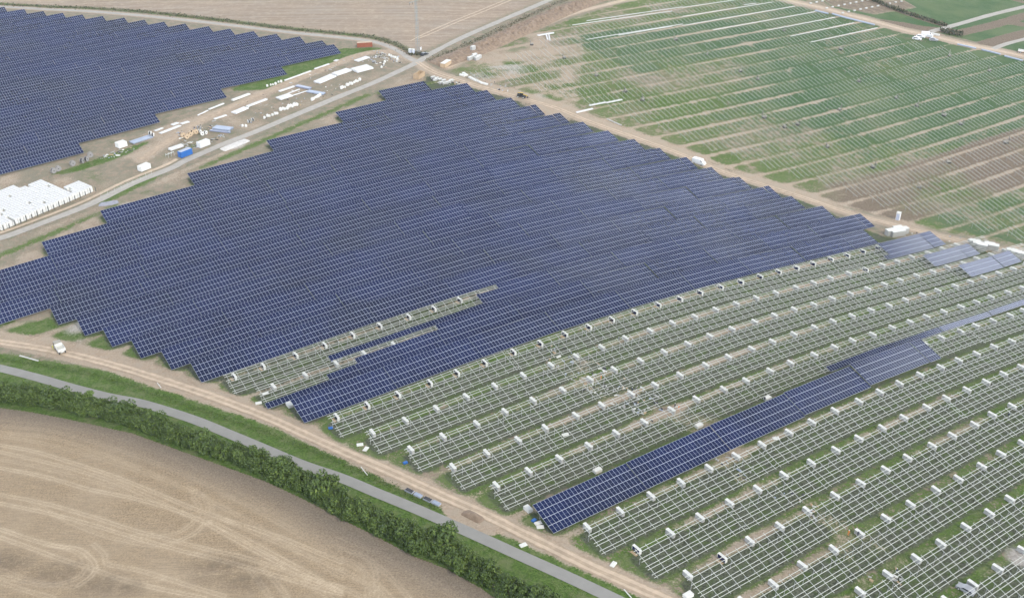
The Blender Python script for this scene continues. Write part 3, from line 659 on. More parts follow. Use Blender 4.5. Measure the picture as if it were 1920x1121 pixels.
# bare frame rows -1 .. -16 with the few panels already laid
FL={-1:(637,819),-2:(710,851),-3:(786,884),-4:(867,919),-5:(950,958),-6:(1040.3,1001.9),-7:(1130,1040),-8:(1227,1084),-9:(1330,1138)}
alA=(al_of(1677,484),al_of(1773,457)); alB=(al_of(1755,500),al_of(1833,474)); alC=(al_of(1822,519),al_of(1912,489))
al6=al_of(1766,673); al5=al_of(1560,697); a9=al_of(*FL[-9])
ROWEND={}
for k in range(1,17):
    kk=-k; a0=al_of(*FL[kk]) if kk in FL else a9+ (k-9)*4.0
    a1={-1:alA[1],-2:al_of(1868,462),-3:al_of(1945,478)}.get(kk, al_of(1985,500) if k<6 else a0+420)
    ROWEND[kk]=(a0,a1)
    def ff(al,cols,kk=kk):
        o=[]
        if kk==-1:
            for r in range(4):
                c0,c1=cspan(al,cols,alA[0]-(4 if r==0 else 0),alA[1]+.1); 
                if c1>c0: o.append((r,c0,c1))
        elif kk==-2:
            for r in range(3):
                c0,c1=cspan(al,cols,*alB)
                if c1>c0: o.append((r,c0,c1))
        elif kk==-3:
            for r in range(3):
                c0,c1=cspan(al,cols,*alC)
                if c1>c0: o.append((r,c0,c1))
        elif kk==-5:
            c0,c1=cspan(al,cols,al5,1e9)
            if c1>c0: o.append((0,c0,c1))
        elif kk==-6:
            c0,c1=cspan(al,cols,-1e9,al6)
            if c1>c0: o+= [(r,c0,c1) for r in range(4)]
        return tuple(o)
    lay_row('frames',kk,kk,a0,a1,ff)
# far block beyond the yard
TR={0:(638.5,100,.8),-1:(537,138,.8),-2:(425,182,.8),-3:(302,232,.8),-4:(158,287,.8)}
THI=[(607,76),(563,69),(520,64),(477,59),(433,55),(392,50),(348,46),(308,42),(270,37),(232,33),(193,31),(155,28),(117,24),(82,22),(47,19),(12,17)]
for k in range(-4,17):
    a1=al_of(*TR[k]) if k in TR else al_of(*THI[k-1],HH)
    # lay from the right-hand end leftwards so that the ends line up
    n=0; a=a1; lst=[]
    while n<14:
        L=NC*PW; M=table_matrix(a-L,VB+k,L) @ jit()
        if visible(M,L): lst.append((a-L,M))
        a-=L+.10; n+=1
    for i,(al,M) in enumerate(reversed(lst)):
        c=M@Vector((TLEN/2,4,0)); tables.append(dict(M=M,cols=NC,fill=tuple((r,0,NC) for r in range(4)),dist=(c-cam.location).length,block='far',row=k,idx=i,v=VB+k,al=al))
tables.sort(key=lambda t:t['dist'])
pan=[t for t in tables if t['fill'] and sum(c1-c0 for _,c0,c1 in t['fill'])>=2*t['cols']]
fra=[t for t in tables if t not in pan]
for i,t in enumerate(pan): t['rank']=i; t['panel']=True
for i,t in enumerate(fra): t['rank']=i; t['panel']=False
print('tables',len(pan),len(fra))
def label_of(t):
    p=ordn(t['idx']); k=t['row']
    if t['block']=='centre':
        w='blue' if t['panel'] else 'half open'
        return f"{w} solar table, {p} from left, {ordn(k)} row behind the bare frames"
    if t['block']=='far':
        return f"distant blue solar table, {p} from left, {ordn(k+4)} row beyond the yard"
    w='dark blue solar table' if t['panel'] else ('frame table with one strip of panels' if t['fill'] else 'bare white frame table')
    return f"{w}, {p} from left, {ordn(-k-1)} row below blue field"
GRP={'centre':'solar tables of the large central block','far':'solar tables beyond the storage yard','frames':'tables of the unfinished frame field'}
rest_p=MB(); rest=[]
for t in tables:
    if t['rank']>=298: rest.append(t); continue
    cols=t['cols']; L=cols*PW; fm=frame_meshes(cols,not t['panel'])
    root=new_obj('solar_table',None); root.matrix_world=t['M']; root.empty_display_size=.5
    tag(root,label_of(t),'solar table',GRP[t['block']])
    near=t['rank']<(12 if t['panel'] else 46)
    ground_only=t['panel'] and len(t['fill'])==4 and all(c0==0 and c1==cols for _,c0,c1 in t['fill'])
    if t['fill']:
        if near and t['panel']:
            for r,c0,c1 in t['fill']:
                for c in range(c0,c1):
                    o=new_obj('solar_module',single_module(),root,(c*PW,r*PL_*ct,r*PL_*st_))
        else:
            o=new_obj('solar_modules',panels_mesh(cols,t['fill']),root,kind='stuff')
    if near and not t['panel']:
        for y in PUR_Y: new_obj('purlin',fm['purlin'],root,(0,(y-PUR_Y[0])*ct,(y-PUR_Y[0])*st_))
        for x in rafter_x(cols):
            new_obj('rafter',fm['rafter'],root,(x,0,0)); new_obj('post',fm['post_low'],root,(x,0,0)); new_obj('post',fm['post_high'],root,(x,0,0))
    else:
        if not (ground_only and t['dist']>430): new_obj('frame_grid',fm['grid'],root,kind='stuff')
        new_obj('posts',fm['posts'],root,kind='stuff')
def join_rest(lst,name,label,cat):
    V=[];F=[];MI=[];off=0
    for t in lst:
        srcs=[panels_mesh(t['cols'],t['fill'])] if t['fill'] else []
        srcs+= [] if t['panel'] else [frame_meshes(t['cols'])['grid']]
        for si,me in enumerate(srcs):
            n=len(me.vertices); co=np.empty(n*3); me.vertices.foreach_get('co',co); co=co.reshape(-1,3)
            M=np.array(t['M']); V.append(co@M[:3,:3].T+M[:3,3]); nf=len(me.polygons); li=np.empty(nf*4,int); me.loops.foreach_get('vertex_index',li)
            F.append(li.reshape(-1,4)+off); mi=np.empty(nf,int); me.polygons.foreach_get('material_index',mi)
            MI.append(mi if (t['fill'] and si==0) else np.full(nf,3)); off+=n
    if not V: return
    V=np.concatenate(V);F=np.concatenate(F);MI=np.concatenate(MI); me=bpy.data.meshes.new(name)
    me.vertices.add(len(V)); me.vertices.foreach_set('co',V.astype(np.float32).ravel()); me.loops.add(F.size); me.loops.foreach_set('vertex_index',F.astype(np.int32).ravel())
    me.polygons.add(len(F)); me.polygons.foreach_set('loop_start',np.arange(0,F.size,4,dtype=np.int32)); me.polygons.foreach_set('loop_total',np.full(len(F),4,np.int32))
    for m in (M_ALU,M_PV,M_PVGAP,M_STEEL): me.materials.append(m)
    me.polygons.foreach_set('material_index',MI.astype(np.int32)); me.update(calc_edges=True)
    o=new_obj(name,me,kind='stuff'); o['label']=label; o['category']=cat
join_rest([t for t in rest],'distant_solar_tables','farthest blue solar tables at the very back of the array beyond the yard','solar tables')

# ------------------------------------------------------------------ module crates standing in the aisles behind the high edges
def crate_mesh(open_side=False):
    mb=MB(); W_,L_,H_=.80,2.6,1.2
    for y in (-.9,0,.9): mb.box((0,y,.06),(.76,.12,.12),2)
    if not open_side:
        mb.box((0,0,.12+H_/2),(W_,L_,H_),1); mb.box((0,0,.12+H_+.03),(W_+.06,L_+.06,.06),0)
    else:
        mb.box((W_/2-.03,0,.12+H_/2),(.05,L_,H_),0); mb.box((0,L_/2-.03,.12+H_/2),(W_-.1,.05,H_),0); mb.box((0,-L_/2+.03,.12+H_/2),(W_-.1,.05,H_),0)
        mb.box((.08,0,.12+H_+.03),(W_-.1,L_,.05),0)
        for i in range(5): mb.box((-.22+i*.12,0,.12+H_*.48),(.05,L_-.2,H_*.9),3)
        mb.box((-W_/2-.5,-.1,.10),(.7,L_-.6,.03),2,rz=.06)
    return mb.mesh('module_crate',[M_CARD,M_CARDS,M_PALLET,M_PV])
CR_C, CR_O = crate_mesh(), crate_mesh(True)
def place(me,name,al,v,label,cat,group,rz=0,dz=0):
    p=site(al,v); o=new_obj(name,me,loc=(p[0],p[1],float(terrain(*p))+dz),rot=(0,0,AZ+rz)); tag(o,label,cat,group); return o
ncr=0
def vis_pt(p,m=15):
    q=to_px(np.array(p)[None])[0]; return -m<q[0]<1920+m and -m<q[1]<1121+m
def crate_row(k,a0,a1,openr,side,step=10.15):
    global ncr
    j=0; al=a0+3.4
    while al<a1:
        jj=al+random.uniform(-.5,.5); v=k+(SL*ct+random.uniform(.9,1.5))/D; p=site(jj,v)
        if vis_pt((p[0],p[1],float(terrain(*p)))):
            op=openr or (random.random()<.015)
            w='opened white crate with dark modules' if op else 'closed white module crate'
            place(CR_O if op else CR_C,'module_crate',jj,v,f"{w}, {ordn(j)} from left, {side}",'crate','crates of solar modules in the aisles',random.uniform(-.06,.06)); j+=1; ncr+=1
        al+=step
for k in range(1,17):
    a0,a1=ROWEND[-k]
    if k==1: a1=al_of(1660,458)
    if k==7: crate_row(-7,a0,a0+700,False,'seventh row below blue field'); continue
    if k==6: crate_row(-6,al6+1,a0+520,False,'sixth row below blue field'); continue
    crate_row(-k,a0,a1 if k<6 else a0+420,k==1 or False,f'{ordn(k-1)} row below blue field')
crate_row(2,al_of(438,738),al_of(905,563),True,'open frames cut into the blue field')
crate_row(1,al_of(510,750),al_of(760,640),False,'lower open frames in the blue field')
print('crates',ncr)

# ------------------------------------------------------------------ rafters standing alone in the far right field
def rafter_frame_mesh():
    mb=MB(); mb.box((0,SL/2,-.12),(.12,SL+.2,.10),0,Mt); 
    for y in (2.2,6.9):
        zt=LOW+y*st_-.16; mb.box((0,y*ct,(zt-1.2)/2),(.12,.10,zt+1.2),1)
    return mb.mesh('rafter_frame',[M_RAFT,M_POST])
RFM=rafter_frame_mesh(); rlist=[]
POLYR=px_poly([(870,150),(980,95),(1090,45),(1250,5),(1440,-10),(1500,12),(1560,36),(1640,60),(1700,80),(1800,98),(1990,140),(1990,470),(1880,448),(1760,418),(1690,405),(1540,352),(1450,322),(1330,285),(1230,245),(1120,205),(1030,180)])
for k in range(-2,26):
    a=np.arange(230,780,3.24)+random.uniform(0,1); P=site(a,k)
    keep=in_poly(P,POLYR)&in_poly(site(a,k+8.5/D),POLYR)
    for i,al in enumerate(a[keep]):
        p=site(al,k); blk=int(al/30.3)
        hsh=(blk*7919+k*104729)%97
        if hsh<3: continue
        if random.random()<.03: continue
        if not vis_pt((p[0],p[1],float(terrain(*p)))): continue
        rlist.append((math.dist((0,0),p),k,al,p))
rlist.sort(key=lambda r:r[0]); near_r=rlist[:290]; far_r=rlist[290:]
cnt={}
for d_,k,al,p in sorted(near_r,key=lambda r:(r[1],r[2])):
    cnt[k]=cnt.get(k,0)+1; M=table_matrix(al,k,3.0); o=new_obj('rafter_frame',RFM); o.matrix_world=M
    rowname='row just across the site road' if k==min(r[1] for r in near_r) else f"{ordn(k-min(r[1] for r in near_r))} row across the site road"
    tag(o,f"lone pale rafter, {ordn(cnt[k]-1)} from left, {rowname}",'rafter','lone rafters on posts across the site road')
mb=MB(); V=[];F=[];MI=[];off=0
nv=len(RFM.vertices); co=np.empty(nv*3); RFM.vertices.foreach_get('co',co); co=co.reshape(-1,3); nf=len(RFM.polygons); li=np.empty(nf*4,int); RFM.loops.foreach_get('vertex_index',li); li=li.reshape(-1,4); mi=np.empty(nf,int); RFM.polygons.foreach_get('material_index',mi)
for d_,k,al,p in far_r:
    M=np.array(table_matrix(al,k,3.0)); V.append(co@M[:3,:3].T+M[:3,3]); F.append(li+off); MI.append(mi); off+=nv
me=bpy.data.meshes.new('rafter_field'); me.from_pydata(np.concatenate(V).tolist(),[],np.concatenate(F).tolist()); me.materials.append(M_RAFT); me.materials.append(M_POST); me.polygons.foreach_set('material_index',np.concatenate(MI).astype(np.int32)); me.update()
o=new_obj('rafter_field',me,kind='stuff'); o['label']='many distant pale rafters on posts in the green field'; o['category']='rafters'
print('rafters',len(rlist))
# white purlin bundles laid end to end along far rows
def beam_line(a,b,label,w_=.55,h_=.35,m=M_WHITE,name='purlin_stack',cat='beam stack',grp='white purlin stacks laid out in the far field'):
    if name=='purlin_stack' and w_==.55: w_,h_=.38,.28
    P=smooth_line([a,b],6.0); mb=MB(); c=P.mean(0); z0=float(terrain(*c))
    for p,q in zip(P[:-1],P[1:]):
        mb.bar((p[0]-c[0],p[1]-c[1],float(terrain(*p))-z0+h_/2+.03),(q[0]-c[0],q[1]-c[1],float(terrain(*q))-z0+h_/2+.03),w_,h_)
    o=new_obj(name,mb.mesh(name,m),loc=(c[0],c[1],z0)); tag(o,label,cat,grp); return o
ex=.2
for n_,(a,b) in enumerate([((1520,80),(1645,53)),((1482,69),(1600,44)),((1440,57.5),(1565,33.5)),((1337,57),(1528,23)),((1280,49),(1490,12.5)),((1100,75),(1280,46)),((1280,32),(1448,5)),((1100,40),(1280,14)),((1280,15),(1385,0)),((1395,10),(1418,7)),((1160,67),(1260,50)),((1073,48),(1260,22))]):
    beam_line(a,b,f"long white line of purlins in the far green field, {ordn(n_)} nearest of its kind")
beam_line((1105,199),(1136,193),'white purlin stack ending at the rafter rows beside the site road',.9,.5)
beam_line((1136,194),(1166,188),'white purlin stack farther into the rafter rows from the site road',.9,.5)
beam_line((1081,212),(1111,205),'white purlin stack next to the grey pile by the site road',.9,.5)
beam_line((1138,224),(1165,236),'thin grey pipe lying at the edge of the site road',.5,.4,M_CONC)
beam_line((1008,68),(1038,63),'white beam stack lying crosswise in the upper green field',1.2,.6)
beam_line((1024,66),(1027,76),'short white beams below the crosswise white stack',.8,.5)
beam_line((1029,66),(1031,77),'second short white beams below the crosswise white stack',.8,.5)
for n_,(a,b) in enumerate([((1528,21),(1553,27)),((1580,33),(1640,48)),((1795,84),(1830,92)),((1840,94),(1876,103)),((1883,106),(1918,115)),((1560,27),(1580,33))]):
    beam_line(a,b,f"bluish steel stack along the far field road, {ordn(n_)} in the list from the left" if False else ["bluish steel stack at the left start of the far field road","long bluish steel stack beside the far field road","bluish steel stack right of the parked white cars","bluish steel stack in the middle of the three by the right edge","bluish steel stack nearest the right edge of the far road","short bluish steel stack behind the long one"][n_],1.6,.6,M_STEELB,'steel_stack','steel stack','bluish steel stacks along the far field road')

# ------------------------------------------------------------------ hedge: single shrubs along the lane
def leaf_mesh(seed, R=(1.6,1.6,1.7), n=1250, leaf=.17):
    r=np.random.default_rng(seed); V=[];F=[];MI=[]
    # several overlapping clumps
    nc=9; cen=r.normal(size=(nc,3))*[R[0]*.45,R[1]*.45,R[2]*.33]; cen[:,2]+=R[2]*1.05; rad=r.uniform(.42,.68,nc)*R[0]
    k=0
    for i in range(n):
        c=r.integers(nc); d=r.normal(size=3); d/=np.linalg.norm(d)
        p=cen[c]+d*rad[c]*r.uniform(.72,1.08)
        if p[2]<.12: p[2]=abs(p[2])*.5+.12
        nrm=d+r.normal(size=3)*.55; nrm/=np.linalg.norm(nrm); t=np.cross(nrm,r.normal(size=3)); t/=np.linalg.norm(t)+1e-9; b=np.cross(nrm,t); s=leaf*r.uniform(.7,1.5)
        V+= [p-t*s,p-b*s*.6,p+t*s,p+b*s*.6]; F.append((k,k+1,k+2,k+3)); MI.append(int(r.random()<.28)); k+=4
    me=bpy.data.meshes.new('crown'); me.from_pydata([tuple(v) for v in V],[],F); me.polygons.foreach_set('material_index',MI); me.update(); return me
def leaf_mat(name,c1,c2):
    m=bpy.data.materials.new(name); m.use_nodes=True; n=m.node_tree.nodes; l=m.node_tree.links; b=n['Principled BSDF']
    oi=n.new('ShaderNodeObjectInfo'); geo=n.new('ShaderNodeNewGeometry'); ad=n.new('ShaderNodeMath'); ad.operation='MULTIPLY_ADD'; ad.inputs[1].default_value=.55
    l.new(oi.outputs['Random'],ad.inputs[0]); mu=n.new('ShaderNodeMath'); mu.operation='MULTIPLY'; mu.inputs[1].default_value=.45; l.new(geo.outputs['Random Per Island'],mu.inputs[0]); l.new(mu.outputs[0],ad.inputs[2])
    mx=n.new('ShaderNodeMix'); mx.data_type='RGBA'; mx.inputs[6].default_value=(*c1,1); mx.inputs[7].default_value=(*c2,1); l.new(ad.outputs[0],mx.inputs[0]); l.new(mx.outputs[2],b.inputs['Base Color'])
    b.inputs['Roughness'].default_value=.6; b.inputs['Specular IOR Level'].default_value=.3
    if 'Transmission Weight' in b.inputs: pass
    return m
M_LEAFA=leaf_mat('leaf_dark',(.040,.072,.016),(.085,.135,.030)); M_LEAFB=leaf_mat('leaf_light',(.080,.130,.024),(.165,.23,.05)); M_BARK=mat('bark',(.11,.08,.055),.9)
M_LEAFL=leaf_mat('leaf_bright',(.12,.20,.045),(.20,.30,.07))
crowns=[]
for s_ in range(7):
    me=leaf_mesh(100+s_); me.materials.append(M_LEAFA); me.materials.append(M_LEAFB); crowns.append(me)
crb=leaf_mesh(150); crb.materials.append(M_LEAFL); crb.materials.append(M_LEAFB)
def stem_mesh():
    mb=MB(); mb.cyl((0,0,-.3),(0,0,1.4),.14,7,r2=.08)
    for i in range(5):
        a=i*1.3; mb.cyl((0,0,.5+.15*i),(.8*math.cos(a),.8*math.sin(a),1.7+.1*i),.05,5,r2=.02)
    return mb.mesh('trunk',M_BARK)
STEM=stem_mesh()
HEDGE=[(-70,728),(0,741),(60,752),(133,765),(200,780),(250,790),(333,822),(417,850),(500,880),(573,914),(640,954),(707,982),(773,1018),(840,1045),(907,1084),(973,1118),(1040,1152),(1120,1200)]
hl=smooth_line(HEDGE,1.0); tt=np.gradient(hl,axis=0); tt/=np.linalg.norm(tt,axis=1)[:,None]; hn=np.stack([-tt[:,1],tt[:,0]],1)
big_at={g1(250,775)[0]:0}
hs_=[]; s=0.0; i=0
bigs=[(240,765,1.9),(110,740,1.7),(520,880,2.0),(605,915,2.0),(835,1015,2.2),(20,735,1.6),(545,888,1.8),(300,790,1.5)]
while i<len(hl):
    for row_ in range(2):
        o_=(-1.15 if row_ else 1.15)+random.uniform(-.5,.5)
        p=hl[i]+hn[i]*o_
        z=float(terrain(*p)); 
        if vis_pt((p[0],p[1],z+2),60): hs_.append((p[0],p[1],z,random.uniform(.85,1.4),row_))
    i+=2
for (x,y,sc) in bigs:
    p=g1(x,y+18); hs_.append((p[0],p[1],p[2],sc,2))
hs_.sort(key=lambda t:to_px(np.array(t[:3])[None])[0][0])
cntr=[0,0,0]
print('shrubs',len(hs_))
for (x,y,z,sc,row_) in hs_:
    root=new_obj('hedge_tree' if row_==2 else 'hedge_shrub',None,loc=(x,y,z-.1),rot=(0,0,random.uniform(0,6.28))); root.scale=(sc*random.uniform(.9,1.15),sc,sc*random.uniform(.85,1.15)*(1.05 if row_!=2 else 1.0)); root.empty_display_size=.5
    new_obj('crown',random.choice(crowns),root); new_obj('trunk',STEM,root)
    c=cntr[row_]; cntr[row_]+=1
    if row_==2: tag(root,f"tall round tree rising out of the hedge, {ordn(c)} from the left",'tree','trees rising out of the hedge')
    else: tag(root,f"leafy green shrub, {ordn(c)} from left on the {'field' if row_ else 'lane'} side of the hedge",'shrub','shrubs of the long hedge beside the lane')
pb=g1(168,757); root=new_obj('hedge_shrub',None,loc=(pb[0],pb[1],pb[2]+1.3)); root.scale=(1.15,1.0,1.0); new_obj('crown',crb,root); new_obj('trunk',STEM,root); tag(root,'bright yellow-green shrub glowing among the darker hedge','shrub')

# low weeds along ditches by the top farm track and on the verge, one mass each
def weeds(name,line_px,width,n,size,label,mats,off_=0,hmax=.5):
    ln=smooth_line(line_px,1.5); r=np.random.default_rng(n); t_=np.gradient(ln,axis=0); t_/=np.linalg.norm(t_,axis=1)[:,None]; nn=np.stack([-t_[:,1],t_[:,0]],1)
    i=r.integers(0,len(ln),n); i=np.minimum(i,len(ln)-2); fr_=r.random(n)[:,None]; p=ln[i]*(1-fr_)+ln[i+1]*fr_+nn[i]*(off_+r.normal(size=n)*width/2)[:,None]; z=terrain(p[:,0],p[:,1]); V=[];F=[];MI=[];k=0
    for j in range(n):
        d=r.normal(size=3); d[2]=abs(d[2]); d/=np.linalg.norm(d); t=np.cross(d,r.normal(size=3)); t/=np.linalg.norm(t); b=np.cross(d,t); s=size*r.uniform(.5,1.4); c=np.array([p[j,0],p[j,1],z[j]+r.uniform(.05,hmax)])
        V+=[c-t*s,c-b*s,c+t*s,c+b*s]; F.append((k,k+1,k+2,k+3)); MI.append(int(r.random()<.4)); k+=4
    me=bpy.data.meshes.new(name); me.from_pydata([tuple(v) for v in V],[],F)
    for m in mats: me.materials.append(m)
    me.polygons.foreach_set('material_index',MI); me.update(); o=new_obj(name,me,kind='stuff'); o['label']=label; o['category']='weeds'
M_DRYW=mat('dry_weed',(.16,.14,.085),.9,0,.2,.5); M_DKW=mat('dark_weed',(.05,.065,.03),.9,0,.2,.5)
weeds('ditch_weeds',[(0,9),(133,15),(267,23),(400,37),(533,54),(640,64),(700,71),(740,84),(772,103)],3.0,2600,.35,'dark weeds along the ditch above the top farm track',[M_DKW,M_DRYW],hmax=.8)
weeds('bank_weeds',[(803,116),(840,100),(900,73),(960,45),(1030,13),(1080,-8)],3.0,1300,.3,'dry weeds on the bank beside the upper gravel road',[M_DRYW,M_DKW],hmax=.5)
weeds('field_hedge',[(1625,-4),(1660,11),(1700,26),(1740,39),(1775,50)],2.5,1500,.5,'dark ragged hedgerow between the far green fields',[M_DKW,M_DRYW],hmax=1.6)
weeds('corner_scrub',[(1765,60),(1785,62),(1805,66)],5,700,.5,'dark scrub where the concrete track leaves the field road',[M_DKW,M_DRYW],hmax=1.4)
weeds('verge_weeds',[(0,672),(100,688),(200,709),(340,756),(500,811),(640,868),(740,915),(820,950)],1.6,4200,.13,'tufts of green grass on the verge beside the lane',[M_LEAFB,M_LEAFA],hmax=.15)
weeds('crossing_weeds',[(768,104),(780,101),(795,103)],2.5,500,.35,'dark weeds around the foot of the pylon',[M_DKW,M_DRYW],hmax=.8)

# ------------------------------------------------------------------ soil banks as displaced mounds
def mound(name,line_px,width,height,material,label,seed,cat='soil bank',rough=.5):
    ln=smooth_line(line_px,1.2); t_=np.gradient(ln,axis=0); t_/=np.linalg.norm(t_,axis=1)[:,None]; nn=np.stack([-t_[:,1],t_[:,0]],1); K_=12; V=[]
    r=np.random.default_rng(seed); env=np.sin(np.pi*np.linspace(0,1,len(ln)))**.25
    for j in range(K_+1):
        u=j/K_; p=ln+nn*((u-.5)*width)[...,None] if np.ndim(width) else ln+nn*(u-.5)*width
        h=height*math.sin(math.pi*u)**.8*env*(1-rough+rough*2*lattice(p,3.0,seed)); V.append(np.column_stack([p,terrain(p[:,0],p[:,1])-.05+h]))
    m=len(ln); F=[(j*m+i,(j+1)*m+i,(j+1)*m+i+1,j*m+i+1) for j in range(K_) for i in range(m-1)]
    me=bpy.data.meshes.new(name); me.from_pydata(np.array(V).reshape(-1,3).tolist(),[],F); me.materials.append(material); me.update()
    if sum(p.normal.z for p in me.polygons)<0: me.flip_normals()
    o=new_obj(name,me); tag(o,label,cat)
M_SOILB=mat('dumped_soil',(.25,.185,.13),.95,0,.35,.7,.25,coords='World',detail=6)
mound('soil_bank',[(815,122),(850,110),(900,91),(950,69),(1000,46),(1050,24),(1090,8),(1140,-12)],15,2.6,M_SOILB,'long rough brown soil bank right of the upper gravel road',3)
mound('soil_heap',[(868,958),(885,966),(905,978)],3.0,.7,M_SOILB,'dark heap of dug soil at the edge of the dirt track',5)
mound('gravel_heap',[(415,282),(440,272),(465,262)],5,.5,mat('white_rubble',(.62,.6,.57),.9,0,.2,.8,.1,coords='World'),'pale rubble heap between gravel road and blue panels',6)
mound('grey_heap',[(185,384),(205,382),(222,378)],3.5,.8,mat('grey_bluish_heap',(.30,.31,.36),.9,0,.2,.8,.1,coords='World'),'small bluish grey heap by the corner of the panels',8)

# ------------------------------------------------------------------ things in the storage yard and around
GA=math.atan2(*(smooth_line([(180,375),(413,273)])[-1]-smooth_line([(180,375),(413,273)])[0])[::-1])   # direction of the gravel road there
def put(me,name,px,py,rz,label,cat,group=None,dz=0,sc=1):
    p=g1(px,py); o=new_obj(name,me,loc=(p[0],p[1],p[2]+dz),rot=(0,0,rz)); o.scale=(sc,sc,sc); tag(o,label,cat,group); return o
def root_at(name,px,py,rz,label,cat,group=None):
    p=g1(px,py); o=new_obj(name,None,loc=tuple(p),rot=(0,0,rz)); o.empty_display_size=.5; tag(o,label,cat,group); return o
def container(px,py,rz,m,label,L=6.06,W_=2.44,H_=2.6,roof=None,open_top=False,ribs=True):
    root=root_at('container',px,py,rz,label,'container'); b=MB()
    if open_top:
        for s in (-1,1): b.box((0,s*(W_/2-.04),H_/2+.1),(L,.08,H_),0)
        for s in (-1,1): b.box((s*(L/2-.04),0,H_/2+.1),(.08,W_-.16,H_),0)
        b.box((0,0,.2),(L-.2,W_-.2,.12),0)
    else: b.box((0,0,H_/2+.1),(L,W_,H_),0)
    if ribs:
        n=int(L/.45)
        for i in range(n):
            x=-L/2+.3+i*(L-.6)/(n-1)
            for s in (-1,1): b.box((x,s*(W_/2+.02),H_/2+.1),(.16,.05,H_-.4),0)
    new_obj('body',b.mesh('body',m),root)
    f=MB()
    for sx in (-1,1):
        for sy in (-1,1): f.box((sx*(L/2-.05),sy*(W_/2-.05),H_/2+.1),(.16,.16,H_+.06),0)
    new_obj('corner_posts',f.mesh('corner_posts',m),root)
    if not open_top: r=MB(); r.box((0,0,H_+.13),(L-.1,W_-.1,.05),0); new_obj('roof',r.mesh('roof',roof or m),root)
    d=MB(); 
    for s in (-1,1): d.box((-L/2-.03,s*W_/4,H_/2+.1),(.05,W_/2-.1,H_-.25),0)
    new_obj('door',d.mesh('door',m),root); return root
container(348,292,GA,M_BLUEC,'bright blue container beside the gravel road',6.06,2.44,2.7,roof=M_STEELB)
container(382,274,GA,M_WHITE,'plain white container right of the blue one',5.6,2.6,2.4)
container(271,318,GA+.03,M_CARD,'white covered stack standing alone at the loop of the yard track',5.0,2.6,2.2,ribs=False)
container(228,275,GA-.1,M_CARD,'white crate block next to the corrugated sheet stack',4.2,3.2,2.2,ribs=False)
container(684,88,GA-.75,M_REDC,'rusty red container beside the top farm track',8.5,2.6,2.5,roof=M_SANDRUT)
container(786,146,GA+.22,M_TANC,'open tan wooden skip at the crossroads below the gravel road',7.0,3.2,2.6,open_top=True)
container(836,124,GA+.2,M_TANC,'long tan board crate on the right side of the crossroads',7.6,3.0,2.3,roof=M_CARD,ribs=False)
# the block of white wrapped pallets behind its post row
def pallet_block():
    base=smooth_line([(0,433),(85,398),(178,357)],200); d=base[-1]-base[0]; d/=np.linalg.norm(d); up=np.array([-d[1],d[0]]); ang=math.atan2(d[1],d[0])
    mb=MB(); L_,W_,H_=2.36,1.16,2.35
    mb.box((0,0,H_/2),(W_-.09,L_-.14,H_),0); mb.box((0,0,H_+.02),(W_-.05,L_-.10,.04),1); mb.box((0,-L_/2-.005,H_*.5),(W_-.06,.03,.08),1)
    me=mb.mesh('wrapped_pallet',[M_CARD,M_WHITE]); P0=g1(178,360)[:2]; n=0; cols=34; seen=0
    for i in range(cols):
        depth= 4 if i<7 else (10 if i<15 else 12)
        for j in range(depth):
            p=P0-d*(i*1.22+.7)+up*(j*2.42+2.1); z=float(terrain(*p))
            if not vis_pt((p[0],p[1],z),10): continue
            if i==6 and j>1: continue
            h=random.choice([1,1,1,1,.97,.5 if random.random()<.15 else 1])
            o=new_obj('wrapped_pallet',me,loc=(p[0],p[1],z),rot=(0,0,ang+random.uniform(-.015,.015))); o.scale=(1,1,h)
            tag(o,f"white wrapped pallet, {ordn(i)} from the right, {ordn(j)} from the fence in the big white stack",'pallet','white wrapped pallets in the big stack'); n+=1
    # posts in front
    for i in range(19):
        p=P0-d*(i*2.45-.6)+up*.1; z=float(terrain(*p))
        if not vis_pt((p[0],p[1],z),10): continue
        b=MB(); h=2.3 if i%2 else 1.9
        b.box((0,0,h/2-.2),(.22,.22,h+.4),0); b.box((0,0,h+.02),(.3,.3,.06),0)
        o=new_obj('fence_post',b.mesh('fence_post',M_FENCE),loc=(p[0],p[1],z)); tag(o,f"dark post, {ordn(i)} from the right in front of the big white stack",'post','dark posts in front of the white stack')
    return n
print('pallets',pallet_block())
# cable drums
def drum_mesh(m,r=1.1,w_=1.1):
    mb=MB()
    for s in (-1,1):
        mb.cyl((0,s*w_/2-.05,r),(0,s*w_/2+.05,r),r,20,0); mb.cyl((0,s*(w_/2+.06),r),(0,s*(w_/2+.09),r),.22,8,1)
    mb.cyl((0,-w_/2,r),(0,w_/2,r),r*.72,16,1); return mb.mesh('cable_drum',[m,M_CABLE])
DR1,DR2,DR3=drum_mesh(M_WOODD),drum_mesh(M_GREYW,1.25,1.0),drum_mesh(M_CARD,.9,.9)
for n_,(x,y) in enumerate([(101,325),(110,321),(137,311),(155,306),(163,303),(170,295)]):
    put(DR2,'cable_drum',x,y,GA+random.uniform(-.5,.7),f"grey weathered cable drum, {ordn(n_)} from the left by the far panels",'cable drum','grey cable drums by the far panels')
for n_,(x,y) in enumerate([(344,258),(351,260),(357,256),(362,252),(368,251),(375,250),(380,254),(386,252)]):
    put(DR1 if n_<5 else DR3,'cable_drum',x,y,GA+random.uniform(-.7,.7),f"{'tan wooden' if n_<5 else 'pale'} cable drum, {ordn(n_)} from the left behind the white container",'cable drum','cable drums behind the white container')
for n_,(x,y) in enumerate([(282,253),(287,256)]): put(DR3,'cable_drum',x,y,GA+.6,['pale cable drum beside the corrugated sheet stack','second pale drum, lower right beside the corrugated sheet stack'][n_],'cable drum')
